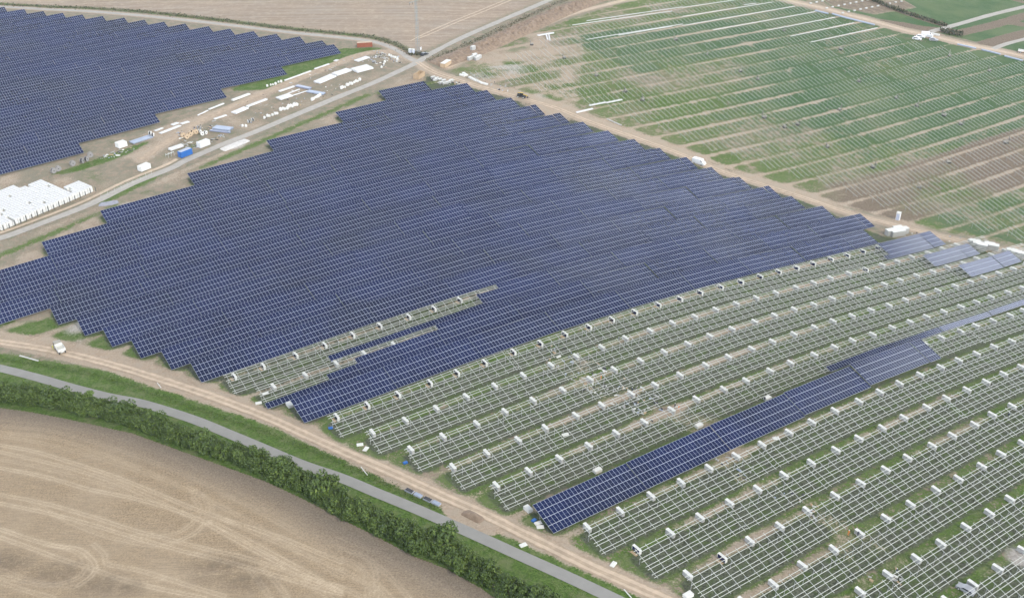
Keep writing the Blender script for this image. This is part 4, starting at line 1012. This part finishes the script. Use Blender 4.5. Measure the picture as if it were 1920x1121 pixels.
for n_,(x,y) in enumerate([(467,231),(474,228)]): put(DR3,'cable_drum',x,y,GA+1.2,['white drum standing by the fence of the gravel road','white drum to the right of its twin by the gravel road'][n_],'cable drum')
# sheet and beam stacks given by two ends
def stack(a,b,w_,h_,m,label,layers=1,name='sheet_stack',cat='sheet stack',group=None,gapn=0,sag=0):
    A,B=g1(*a)[:2],g1(*b)[:2]; c=(A+B)/2; L=float(np.linalg.norm(B-A)); ang=math.atan2(B[1]-A[1],B[0]-A[0]); z=float(terrain(*c))
    root=new_obj(name,None,loc=(c[0],c[1],z),rot=(0,0,ang)); root.empty_display_size=.5; tag(root,label,cat,group)
    n=max(1,int(w_/1.15)); pm={}
    seg=max(1,int(L/6))
    for i in range(n):
        for s in range(seg):
            l=L/seg-.12; b_=MB(); hh=h_*random.uniform(.82,1.0)
            b_.box((0,0,hh/2+.12),(l,w_/n-.05,hh),0); b_.box((0,0,.06),(l*.9,w_/n*.6,.12),1)
            new_obj('sheet_bundle',b_.mesh('sheet_bundle',[m,M_PALLET]),root,(-L/2+(s+.5)*L/seg+random.uniform(-.1,.1),-w_/2+(i+.5)*w_/n,0),(0,0,random.uniform(-.01,.01)))
    return root
SW=M_WHITE
for a,b,w_,h_,m,lb in [((246,270),(284,256),3.6,.5,M_STEELB,'corrugated bluish white sheets beside the white crate block'),
 ((594,157),(625,143),4.5,.8,SW,'long white sheet stack in the yard below the yard track'),((627,142),(655,132),4.5,.8,SW,'white sheet stack butting the long one'),
 ((664,135),(694,127),6.5,1.0,SW,'wide white arched sheet stack near the crossroads'),((668,116),(690,108),3.4,.5,SW,'small white sheet stack above the wide arched one'),
 ((522,187),(545,179),4.5,.6,SW,'short white sheet stack left of the crossed blue beams'),((524,173),(552,163),1.4,.5,SW,'narrow white beam stack above the crossed blue beams'),
 ((540,177),(562,168),.8,.3,SW,'thin white beams between white stack and blue beams'),((548,181),(577,171),.8,.3,SW,'thin white beams running to the blue beams'),
 ((438,214),(462,203),3.4,.6,SW,'white sheet stack in the middle of the yard'),((463,202),(500,187),1.6,.6,SW,'pale beam stack leading right from the middle stack'),
 ((402,225),(425,217),1.2,.5,SW,'white beam stack at the bend of the yard track'),((436,190),(468,177),1.8,.6,M_CARD,'pale covered stack above the yard track'),
 ((392,207),(420,195),.9,.5,SW,'white beams above the yard track bend'),((371,218),(390,208),.7,.4,SW,'thin white beam left above the yard track'),
 ((534,153),(583,134),1.0,.5,SW,'long thin white beam stack along the far panels'),((590,131),(617,121),1.0,.5,SW,'white beam stack near the tip of the far panels'),
 ((300,252),(338,236),2.0,.3,SW,'flat pale sheets beside the pale drums'),((290,247),(305,241),1.4,.3,SW,'small pale sheets by the grass strip'),
 ((322,236),(334,231),2.0,.3,SW,'square pale frame lying in the grass strip'),((339,234),(354,229),2.0,.3,SW,'white boards at the right of the grass strip'),
 ((628,116),(633,113),1.8,.3,SW,'small white board near the tip of the far panels'),((846,116),(869,107),1.2,.6,SW,'white beam stack on the soil right of the crossroads')]:
    stack(a,b,w_,h_,m,lb)
stack((556,162),(582,168),2.2,.7,M_PVGAP,'dark blue beam stack at the top of the crossed beams',name='beam_stack',cat='beam stack')
stack((577,172),(608,178),2.8,.6,M_STEELB,'light blue beam stack below the dark blue beams',name='beam_stack',cat='beam stack')
stack((394,246),(432,250),1.2,.6,M_PVGAP,'dark blue beams in front of the pale blue sheets',name='beam_stack',cat='beam stack')
stack((402,241),(434,245),4.2,.9,M_STEELB,'pale blue sheets stacked above the gravel road',name='beam_stack')
# white sacks in lines by the fence
def sack_mesh():
    mb=MB(); mb.cyl((0,0,0),(0,0,.25),.48,9,r2=.58); mb.cyl((0,0,.25),(0,0,.85),.58,9,r2=.55,cap=False); mb.cyl((0,0,.85),(0,0,1.05),.55,9,r2=.25); mb.cyl((0,0,1.05),(0,0,1.2),.1,6,r2=.16); return mb.mesh('white_sack',M_CARD)
SACK=sack_mesh(); n_=0
SL_={(640,167):'dense line nearest the crossroads',(527,208):'line under the short white sheets',(497,222):'short line left of the denser one',(585,188):'line under the blue beams',(455,239):'pair by the yard fence',(716,128):'trio close to the gravel road',(730,106):'group beside the cabins arm of the yard',(502,162):'line above the yard track'}
for (x0,y0,x1,y1,c_,s_) in ((640,167,674,152,11,1.2),(527,208,556,198,9,1.35),(497,222,520,214,6,1.1),(585,188,600,181,6,1.2),(455,239,462,237,2,1.1),(716,128,722,117,3,1.0),(730,106,745,112,5,1.1),(502,162,528,155,6,1.0)):
    for i in range(c_):
        t=i/(c_-1); put(SACK,'white_sack',x0+(x1-x0)*t+random.uniform(-1,1),y0+(y1-y0)*t+random.uniform(-1.2,1.2),random.uniform(0,6),f"white bulk sack, {ordn(i)} from left in the {SL_[(x0,y0)]}",'sack','white bulk sacks lying in lines in the yard',sc=s_*random.uniform(.8,1.15)); n_+=1
# metal rack left of the blue container and bits behind it
def rack():
    root=root_at('metal_rack',319,293,GA,'pale metal rack left of the blue container','rack')
    p=MB()
    for x in (-1.6,0,1.6):
        for y in (-.9,.9): p.box((x,y,.8),(.1,.1,1.6),0)
    new_obj('uprights',p.mesh('uprights',M_STEEL),root)
    for i in range(3):
        s=MB(); s.box((0,-.6+i*.6,1.62-.3*i),(3.6,.45,.08),0); new_obj('shelf',s.mesh('shelf',M_STEEL),root)
rack()
stack((318,283),(342,274),2.4,.9,SW,'clutter of white sheets on the back of the blue container')

# stacks of flat crates near the crossroads and in the field corners
def flat_crate(w_=1.2,l_=2.3,h_=.9):
    mb=MB(); mb.box((0,0,h_/2+.1),(l_,w_,h_),1); mb.box((0,0,h_+.12),(l_+.05,w_+.05,.06),0); mb.box((0,0,.05),(l_*.95,w_*.9,.1),2); return mb.mesh('flat_crate',[M_CARD,M_CARDS,M_PALLET])
FC=flat_crate(); FC2=flat_crate(1.6,2.8,1.7)
for n_,(x,y) in enumerate([(812,147),(819,149),(825,151),(816,152),(827,157),(834,158),(841,156),(846,153),(832,153)]):
    put(FC,'flat_crate',x,y,AZ+.1*random.uniform(-1,1),f"pale flat crate, {ordn(n_)} of the loose group behind the blue panels at the crossroads",'crate','flat crates behind the panels at the crossroads')
for n_,(x,y,z_) in enumerate([(881,113,0),(888,110,0),(894,113,0),(890,107,0),(898,110,0),(887,99,0),(887,99,1.9)]):
    put(FC2,'flat_crate',x,y,AZ+.2,f"large pale crate, {ordn(n_)} in the group on the side track",'crate','large crates on the side track',dz=z_)
for n_,(x,y) in enumerate([(1669,441),(1678,443),(1686,442),(1692,438),(1682,436)]):
    put(FC2,'flat_crate',x,y,AZ-.3,f"tall grey wrapped crate, {ordn(n_)} from the left in the gap beside the site road",'crate','tall grey crates beside the site road',sc=1.5)
for n_,(x,y,r_) in enumerate([(1826,461,-.1),(1832,465,-.1),(1840,468,-.05),(1853,466,.0),(1861,469,.0),(1895,478,0),(1903,481,0),(1915,484,0)]):
    put(FC2,'flat_crate',x,y,AZ-1.0+r_,f"white crate with grey front, {ordn(n_)} from the left along the road at the right edge",'crate','white crates along the road at the right edge',sc=1.45)
# pipes and white troughs right of the crossroads
for n_,(a,b) in enumerate([((862,141),(872,144)),((868,138),(876,143)),((880,146),(893,153)),((893,152),(905,158)),((903,157),(914,160))]):
    beam_line(a,b,f"white trough section, {ordn(n_)} from the left along the site road",1.3,.7,M_CARD,'trough_section','trough','white trough sections along the site road')
# boxes of equipment in white at the crossing, sign board
def toilet_mesh():
    mb=MB(); mb.box((0,0,1.15),(1.1,1.1,2.3),0); mb.box((0,0,2.36),(1.2,1.2,.12),1); mb.box((0,-.56,1.05),(.75,.03,1.9),2); mb.box((.25,-.59,1.1),(.06,.03,.2),3); return mb.mesh('toilet_cabin',[M_WHITE,M_CARD,mat('cabin_door',(.45,.50,.62),.6),M_DARK])
TO=toilet_mesh()
put(TO,'toilet_cabin',769,101,GA,'white cabin, left one of the pair beside the pylon','cabin','white cabins beside the pylon',sc=1.15); put(TO,'toilet_cabin',775,101.5,GA,'white cabin, right one of the pair beside the pylon','cabin','white cabins beside the pylon',sc=1.15)
put(TO,'toilet_cabin',1683,412,AZ-1.2,'white cabin standing alone at the edge of the rafter field','cabin',sc=1.5)
sg=MB(); sg.box((-.8,0,.9),(.08,.08,1.8),1); sg.box((.8,0,.9),(.08,.08,1.8),1); sg.box((0,-.05,1.7),(2.2,.06,1.6),0); put(sg.mesh('site_board',[M_WHITE,M_POST]),'site_board',789,97,GA+.3,'white notice board right of the pylon','sign')

# vehicles
def wheel(root,x,y,r=.36,w_=.26):
    a=MB(); a.cyl((0,-w_/2,0),(0,w_/2,0),r,14); o=new_obj('wheel',None,root,(x,y,r)); new_obj('tyre',a.mesh('tyre',M_RUBBER),o); b=MB(); b.cyl((0,-w_/2-.02,0),(0,w_/2+.02,0),r*.55,10); new_obj('rim',b.mesh('rim',M_STEEL),o)
def prism(mb,prof,w_,mi=0):
    n=len(prof); b=len(mb.v)
    for y in (-w_/2,w_/2):
        for x,z in prof: mb.v.append((x,y,z))
    for i in range(n): j=(i+1)%n; mb.f.append((b+i,b+j,b+n+j,b+n+i)); mb.m.append(mi)
    mb.f.append(tuple(b+i for i in reversed(range(n)))); mb.f.append(tuple(b+n+i for i in range(n))); mb.m+=[mi,mi]; return mb
def vehicle(px,py,rz,paint,label,cat,kind='van',sc=1.0,group=None):
    root=root_at(cat.replace(' ','_'),px,py,rz,label,cat,group); root.scale=(sc,)*3
    if kind=='van':
        b=prism(MB(),[(-2.7,.4),(-2.7,2.35),(-2.6,2.45),(1.35,2.45),(1.95,1.6),(2.7,1.25),(2.8,.9),(2.8,.4)],1.95); g_=prism(MB(),[(1.36,2.32),(1.92,1.66),(1.86,1.6),(1.3,1.62),(1.2,2.3)],1.99); wb=(1.75,-1.7)
    elif kind=='car':
        b=prism(MB(),[(-2.2,.3),(-2.25,.95),(-1.9,1.0),(-1.55,1.45),(.35,1.45),(1.05,.98),(2.05,.85),(2.2,.6),(2.2,.3)],1.78); g_=prism(MB(),[(-1.8,1.0),(-1.5,1.38),(.3,1.38),(.92,1.0)],1.81); wb=(1.35,-1.3)
    else:   # tipper truck with high cab
        b=prism(MB(),[(-2.9,.75),(-2.9,.95),(2.8,.95),(2.8,.75)],1.1); g_=prism(MB(),[(1.5,2.35),(2.55,2.35),(2.75,1.65),(1.5,1.65)],2.24); wb=(2.0,-1.2,-2.3)
        c=prism(MB(),[(1.2,.8),(1.2,2.6),(2.5,2.6),(2.85,1.6),(2.85,.8)],2.2); new_obj('cab',c.mesh('cab',M_MACH),root)
        t=MB(); t.box((-1.0,0,1.15),(3.6,2.3,.1),0)
        for s in (-1,1): t.box((-1.0,s*1.15,1.65),(3.6,.08,.95),0)
        t.box((-2.8,0,1.65),(.08,2.3,.95),0); t.box((.8,0,1.75),(.08,2.3,1.15),0); new_obj('tipper_bed',t.mesh('tipper_bed',M_CARD),root)
    new_obj('body',b.mesh('body',paint),root); new_obj('windows',g_.mesh('windows',M_GLASSD),root)
    hl_=MB()
    xf={'van':2.8,'car':2.2}.get(kind,2.85)
    for s in (-1,1):
        h=MB(); h.box((xf,s*.7,.85 if kind!='truck' else 1.1),(.06,.3,.16),0); new_obj('headlight',h.mesh('headlight',M_STEEL),root)
    for x in wb:
        for s in (-1,1): wheel(root,x,s*(.85 if kind!='truck' else .95),.36 if kind!='truck' else .5)
    return root
M_VAN=mat('white_vehicle_paint',(.8,.8,.8),.3); M_CAR2=mat('dark_vehicle_paint',(.04,.045,.05),.3); M_CARG=mat('grey_vehicle_paint',(.35,.36,.38),.3)
rd=lambda a,b:(lambda A,B: math.atan2(B[1]-A[1],B[0]-A[0]))(g1(*a),g1(*b))
vehicle(1310,308,rd((1280,292),(1347,319)),M_VAN,'long white van on the site road beside the panel ends','van',sc=1.15)
vehicle(113,657,rd((60,650),(160,670))+2.6,M_CARD,'small pale dumper truck on the dirt track at lower left','truck','truck')
vehicle(796,104,rd((785,110),(812,100)),M_CAR2,'dark car parked at the crossroads beside the notice board','car','car',sc=1.1)
for n_,(x,y,k_) in enumerate([(1719,75,'car'),(1726,71,'car'),(1737,69,'van'),(1750,77,'car')]):
    vehicle(x,y,rd((1700,58),(1747,68))+random.uniform(-.2,.2),M_VAN if n_!=3 else M_CARG,f"{'white van' if k_=='van' else 'pale car'} parked by the far field road, {ordn(n_)} from the left",'van' if k_=='van' else 'car',k_,1.25,'vehicles parked by the far field road')
vehicle(1917,100,rd((1870,95),(1930,108)),M_ORANGE,'orange truck at the right edge on the far field road','truck','truck')
vehicle(1701,1103+0,AZ,M_CARG,'x','car','car') if False else None
vehicle(1810,1107,AZ+math.pi/2+.15,M_CARG,'silver car parked between frame tables near the lower right corner','car','car',sc=.95)
# site trailer-like long white awning near cars
stack((1728,66),(1748,72),3.0,1.6,SW,'long white covered trailer by the far field road',name='covered_trailer',cat='trailer')
stack((1745,64),(1761,69),1.6,1.0,M_CARD,'low cream load beside the covered trailer',name='covered_load',cat='load')

# telehandler on the site road (dark, tracked) and pile drivers in the field
def telehandler(px,py,rz,label):
    root=root_at('telehandler',px,py,rz,label,'telehandler'); b=MB(); b.box((0,0,1.2),(4.6,1.6,.9),0); b.box((-1.2,.1,1.9),(1.8,1.4,.7),0); new_obj('body',b.mesh('body',M_DARK),root)
    c=MB(); c.box((.2,-.55,2.2),(1.5,.9,1.5),0); new_obj('cab',c.mesh('cab',M_GLASSD),root); r=MB(); r.box((.2,-.55,3.0),(1.6,1.0,.1),0); new_obj('cab_roof',r.mesh('cab_roof',M_YELLOW),root)
    a=MB(); a.bar((-2.2,.35,2.3),(3.2,.35,1.5),.35,.4); new_obj('boom',a.mesh('boom',M_YELLOW),root); f=MB()
    for s in (-.4,.4): f.box((3.9,s+.3,.5),(1.3,.14,.08),0)
    f.box((3.25,.3,.9),(.1,1.3,.9),0); new_obj('fork',f.mesh('fork',M_DARK),root)
    for x in (1.5,-1.5):
        for s in (-1,1): wheel(root,x,s*.95,.65,.45)
telehandler(978,184,rd((950,176),(1010,193)),'dark telehandler standing on the site road at the tip of the panels')
def pile_driver(px,py,label,sc=1.0,paint=M_YELLOW):
    root=root_at('pile_driver',px,py,random.uniform(0,6),label,'pile driver','pile drivers working in the rafter field'); root.scale=(sc,)*3
    t=MB()
    for s in (-1,1): t.box((0,s*.75,.35),(2.4,.4,.7),0)
    new_obj('tracks',t.mesh('tracks',M_RUBBER),root); b=MB(); b.box((-.2,0,1.1),(1.9,1.2,.8),0); b.box((-.6,.1,1.7),(.9,.9,.5),0); new_obj('body',b.mesh('body',M_MACH),root)
    m=MB(); m.box((1.2,0,2.2),(.3,.35,4.2),0); m.box((1.05,0,1.2),(.5,.6,.3),0); new_obj('mast',m.mesh('mast',paint),root); h=MB(); h.box((1.45,0,2.6),(.3,.45,.8),0); new_obj('hammer',h.mesh('hammer',M_DARK),root)
PD=[(1388,135),(1421,150),(1433,222),(1471,240),(1326,103),(1470,59),(1576,94),(1610,154),(1680,185),(1719,200),(1801,234),(1886,269),(1780,106),(1855,134),(1636,315),(1724,353),(1551,277),(1058,110),(1118,143),(1172,173),(1205,189),(1267,76),(997,85),(1770,218),(1778,306),(1495,235),(1574,207),(1574,440)][:-1]
for n_,(x,y) in enumerate(PD):
    pile_driver(x,y,f"small tracked pile driver, {ordn([x for x,_ in sorted(PD)].index(x))} from left in the rafter field",random.uniform(.7,.95),M_MACH2 if n_%3 else M_MACH)

# ------------------------------------------------------------------ pylon mast beside the crossroads
def pylon():
    root=root_at('lattice_pylon',784,100,GA,'slender grey lattice pylon beside the crossroads','pylon')
    H_=44; w0,w1=1.7,.5; leg=MB(); z=0; br=MB(); steps=20
    P=lambda sx,sy,z:(sx*(w0+(w1-w0)*z/H_)/2,sy*(w0+(w1-w0)*z/H_)/2,z)
    for sx,sy in ((-1,-1),(1,-1),(1,1),(-1,1)):
        l=MB(); l.bar(P(sx,sy,-.5),P(sx,sy,H_),.10); new_obj('leg',l.mesh('leg',M_MAST),root)
    for i in range(steps):
        a,b=i*H_/steps,(i+1)*H_/steps; q=[(-1,-1),(1,-1),(1,1),(-1,1)]
        for j in range(4):
            s,t=q[j],q[(j+1)%4]; br.bar(P(*s,a),P(*t,b),.035); br.bar(P(*t,a),P(*s,b),.035)
    new_obj('bracing',br.mesh('bracing',M_MAST),root)
    for z_,w_ in ((29,11),(37,14)):
        c=MB(); c.bar((-w_/2,0,z_),(w_/2,0,z_),.16); c.bar((-w_/2,0,z_),(0,0,z_+1.8),.08); c.bar((w_/2,0,z_),(0,0,z_+1.8),.08); new_obj('cross_arm',c.mesh('cross_arm',M_MAST),root)
        for x in (-w_/2+.3,-w_/4,w_/4,w_/2-.3):
            s=MB(); s.cyl((x,0,z_-1.3),(x,0,z_),.09,6); new_obj('insulator',s.mesh('insulator',M_DARK),root)
pylon()
def crossbar():
    root=root_at('gantry_frame',757,62,GA-.4,'dark gantry frame standing in the stubble left of the pylon','frame')
    b=MB(); b.box((0,0,6),(11,.3,.3),0); new_obj('beam',b.mesh('beam',M_MAST),root)
    for x in (-5.2,-1.5,2,5.2):
        p=MB(); p.box((x,0,3),(.25,.25,6),0); new_obj('leg',p.mesh('leg',M_MAST),root)

# ------------------------------------------------------------------ small things near the lane and the frames
def pv_stack(px,py,rz,label,top):
    b=MB(); 
    for i in range(5): b.box((0,0,.18+i*.09),(2.28,1.13,.05),0)
    b.box((0,0,.06),(2.2,1.0,.12),2); me=b.mesh('module_pile',[M_ALU,M_PV,M_PALLET]); root=root_at('module_pile',px,py,rz,label,'module pile','piles of modules on the grass verge'); new_obj('modules',me,root)
    t=MB(); t.box((0,0,.59),(2.2,1.05,.02),0); new_obj('top_module',t.mesh('top_module',top),root)
vr=rd((740,905),(850,955))
for n_,(x,y) in enumerate([(768,922),(784,930),(802,938),(818,945)]):
    pv_stack(x,y,vr,['leftmost pile of four on the verge, dark modules on top','second pile from the left on the verge with pale top','third pile from the left on the verge with dark top','rightmost pile of four on the verge with pale top'][n_],[M_DARK,M_STEELB,M_DARK,M_STEELB][n_])
def lid_mesh(w_,l_,h_,m): b=MB(); b.box((0,0,h_/2),(l_,w_,h_),0); b.box((0,0,h_+.015),(l_*.9,w_*.9,.03),0); return b.mesh('carton',m)
CT=lid_mesh(1.1,1.8,.25,M_CARD); CTB=lid_mesh(.8,1.2,.4,M_BLUEC); CTT=lid_mesh(1.4,2.2,.9,M_CARD)
for x,y,me,rz,lb in [(981,1022,CT,.5,'white carton lid lying on the verge beside the lane'),(675,834,CT,.2,'flat white carton in the grass at the left frame ends'),(686,842,CT,1.2,'second white carton just below the flat one at the frame ends'),
 (760,868,CTB,.6,'small blue box in the grass at a frame row end'),(485,756,CT,.3,'white carton on the grass left of the single panel strip'),(1001,976,CTB,.8,'blue box in the shade beside the near dark table'),(1009,981,CT,.4,'pale board in the shade beside the near dark table'),(1013,988,CT,.1,'cream box in the shade beside the near dark table'),
 (990,956,CTT,AZ+1.57,'opened cream crate at the far corner of the near dark table'),(543,761,CTT,AZ+1.57,'cream crate at the left end of the lowest blue row'),(1120,884,CTT,AZ,'white crate behind the top edge of the near dark table'),(1310,800,CTT,AZ,'white crate farther right behind the near dark table'),(1439,749,CTT,AZ,'white crate beside dark figures behind the near dark table'),
 (1290,1118,CTT,AZ,'white crate cut by the bottom edge of the picture'),(1150,1058,CT,1.0,'crumpled white sheet on the dirt track'),(498,738,CT,.5,'white carton under the frames of the open strip'),(1060,815,CT,.4,'white wrap between frame rows'),(620,803,CTB,.3,'blue wrap at the first crate below the blue field'),(1455,822,CT,.2,'white wrapping in the muddy aisle')]:
    put(me,'carton',x,y,rz,lb,'carton')
for n_,(a,b,lb) in enumerate([((37,667),(72,677),'long grey pipes on the verge near the left edge'),((295,718),(302,727),'thin white pole lying across the track edge'),((677,876),(689,891),'thin white stake lying on the verge'),((1170,1105),(1184,1121),'white pole on the verge by the lower edge'),((395,748),(1,1),'')][:4]):
    beam_line(a,b,lb,.5 if n_==0 else .18,.2,M_CONC if n_==0 else M_CARD,'pole','pole',None)
# people between the frames and in the field
M_SKIN=mat('skin',(.45,.28,.2),.6); M_CL=[mat('orange_workwear',(.65,.22,.05),.8),mat('dark_workwear',(.04,.05,.07),.8),mat('yellow_workwear',(.6,.6,.08),.8)]
def body_mesh(m):
    me=bpy.data.meshes.new('person'); V=[(0,0,1.0),(0,0,1.25),(0,0,1.45),(0,0,1.56),(0,0,1.68),(0,0,1.76),(.2,0,1.42),(.28,.05,1.15),(.26,.2,.95),(-.2,0,1.42),(-.28,.05,1.15),(-.24,.2,.95),(.1,0,.92),(.13,.03,.5),(.14,0,.08),(.15,.14,.04),(-.1,0,.92),(-.13,-.03,.5),(-.14,-.08,.08),(-.15,.06,.04)]
    E=[(0,1),(1,2),(2,3),(3,4),(4,5),(2,6),(6,7),(7,8),(2,9),(9,10),(10,11),(0,12),(12,13),(13,14),(14,15),(0,16),(16,17),(17,18),(18,19)]
    R_=[.15,.15,.15,.06,.10,.07,.07,.05,.04,.07,.05,.04,.1,.07,.05,.04,.1,.07,.05,.04]
    me.from_pydata(V,E,[]); me.materials.append(m); ob=bpy.data.objects.new('tmp_person',me); COL.objects.link(ob); md=ob.modifiers.new('skin','SKIN'); me.skin_vertices.new() if not me.skin_vertices else None
    for i,r in enumerate(R_): me.skin_vertices[0].data[i].radius=(r,r)
    me.skin_vertices[0].data[0].use_root=True; ob.modifiers.new('sub','SUBSURF').levels=1
    dg=bpy.context.evaluated_depsgraph_get(); out=bpy.data.meshes.new_from_object(ob.evaluated_get(dg)); bpy.data.objects.remove(ob); out.materials.clear(); out.materials.append(m); return out
PM=[body_mesh(m) for m in M_CL]; hm=MB(); hm.cyl((0,0,1.66),(0,0,1.82),.14,10,r2=.08); HELM=hm.mesh('helmet',M_WHITE)
for n_,(x,y,c,lb) in enumerate([(1185,735,1,'person in dark clothes by a crate in the frame rows'),(1127,712,0,'person in orange between two crates of the frame rows'),(1265,765,1,'person in dark clothes near the muddy patch'),(1272,768,0,'person in orange beside another near the muddy patch'),(1433,752,1,'person in dark clothes behind the near dark table'),
 (1608,1005,1,'person in dark clothes at the muddy aisle, lower right'),(1590,1003,0,'person in orange at the muddy aisle, lower right'),(1520,966,1,'person in dark clothes beside a crate, lower right'),(1680,1075,1,'person bending over tangled straps near the bottom edge'),(1890,782,1,'person in dark clothes at the right edge among frames'),(1498,235,1,'person walking on a path of the rafter field'),(1551,205,1,'person standing on the far path of the rafter field'),(100,655,2,'person in yellow beside the small dumper truck'),(1160,640,1,'person at the first crate row under the blue panels')]):
    o=root_at('person',x,y,random.uniform(0,6),lb,'person'); new_obj('figure',PM[c],o); new_obj('helmet',HELM,o)

# crates standing in rows beyond the far road
for r_ in range(3):
    for i in range(11):
        x=1520+i*11+r_*30; y=8+r_*9-i*2.2
        if y>-4: put(FC,'flat_crate',x,y,AZ,f"tiny pale crate, {ordn(i)} of line {['one','two','three'][r_]} beyond the far field road",'crate','tiny crates in lines beyond the far field road',sc=.8)

# loose building litter, too small and mixed to count
def litter(name,polys,n,label,seed):
    r=np.random.default_rng(seed); mb=MB(); k=0
    P=[px_poly(q) for q in polys]
    while k<n:
        q=P[r.integers(len(P))]; mn,mx=q.min(0),q.max(0); p=mn+(mx-mn)*r.random(2)
        if not in_poly(p[None],q)[0]: continue
        if lattice(p[None],9,seed)[0]<.42: continue
        z=float(terrain(*p)); w_=r.uniform(.12,.75); l_=r.uniform(.3,2.2) if r.random()<.3 else w_*r.uniform(.8,1.8); h=r.uniform(.06,.45)
        mb.box((p[0],p[1],z+h/2-.02),(l_,w_*.7,h),int(r.choice([0,1,2,3,3,3,4,4])),rz=float(r.uniform(0,3.14))); k+=1
    o=new_obj(name,mb.mesh(name,[M_CARD,M_PALLET,M_STEELB,M_CARDS,M_DARK]),kind='stuff'); o['label']=label; o['category']='litter'
litter('yard_litter',[[(420,205),(560,150),(640,112),(720,100),(755,118),(700,148),(590,195),(500,225),(430,250)],[(330,250),(400,225),(440,245),(400,268),(345,285)],[(700,95),(745,105),(755,118),(715,130),(690,110)],[(90,325),(180,296),(250,272),(255,282),(160,315),(95,335)]],420,'small mixed building litter lying about the storage yard',51)
litter('crossroads_litter',[[(805,145),(850,150),(880,165),(820,160)],[(862,135),(940,150),(990,175),(960,178),(890,155)],[(1640,430),(1700,425),(1840,455),(1920,480),(1920,495),(1790,465)]],150,'small mixed building litter beside the site road',52)
litter('frame_litter',[[(1040,640),(1200,720),(1300,790),(1250,800),(1120,750),(1000,660)],[(1260,760),(1400,860),(1560,960),(1700,1080),(1660,1121),(1500,960),(1330,860)],[(560,700),(640,670),(650,690),(520,745)]],240,'wrapping and offcuts strewn on worn ground below the frames',53)

# wire fence along the yard
def yard_fence():
    ln=smooth_line([(190,372),(250,345),(285,328)],3.2); root=None
    p0=ln[0]; z0=float(terrain(*p0)); root=new_obj('wire_fence',None,loc=(p0[0],p0[1],z0)); tag(root,'thin wire fence between yard and gravel road','fence'); root.empty_display_size=.5
    for p in ln:
        b=MB(); b.box((0,0,.9),(.07,.07,2.0),0); new_obj('post',b.mesh('post',M_STEEL),root,(p[0]-p0[0],p[1]-p0[1],float(terrain(*p))-z0))
    w=MB()
    for p,q in zip(ln[:-1],ln[1:]):
        for h in (.4,1.1,1.8): w.bar((p[0]-p0[0],p[1]-p0[1],float(terrain(*p))-z0+h),(q[0]-p0[0],q[1]-p0[1],float(terrain(*q))-z0+h),.025)
    new_obj('wire',w.mesh('wire',M_STEEL),root)
yard_fence()

# ------------------------------------------------------------------ haze: one closed box of thin air round everything
hz=MB(); hz.box((70,540,75),(7000,7000,300),0)
mh=bpy.data.materials.new('haze_air'); mh.use_nodes=True; n=mh.node_tree.nodes; n.remove(n['Principled BSDF']); pv=n.new('ShaderNodeVolumePrincipled'); pv.inputs['Density'].default_value=.00007; pv.inputs['Color'].default_value=(.86,.92,1.0,1); pv.inputs['Anisotropy'].default_value=.2
mh.node_tree.links.new(pv.outputs[0],n['Material Output'].inputs['Volume'])
o=new_obj('haze',hz.mesh('haze',mh),kind='stuff')
bpy.context.view_layer.update()
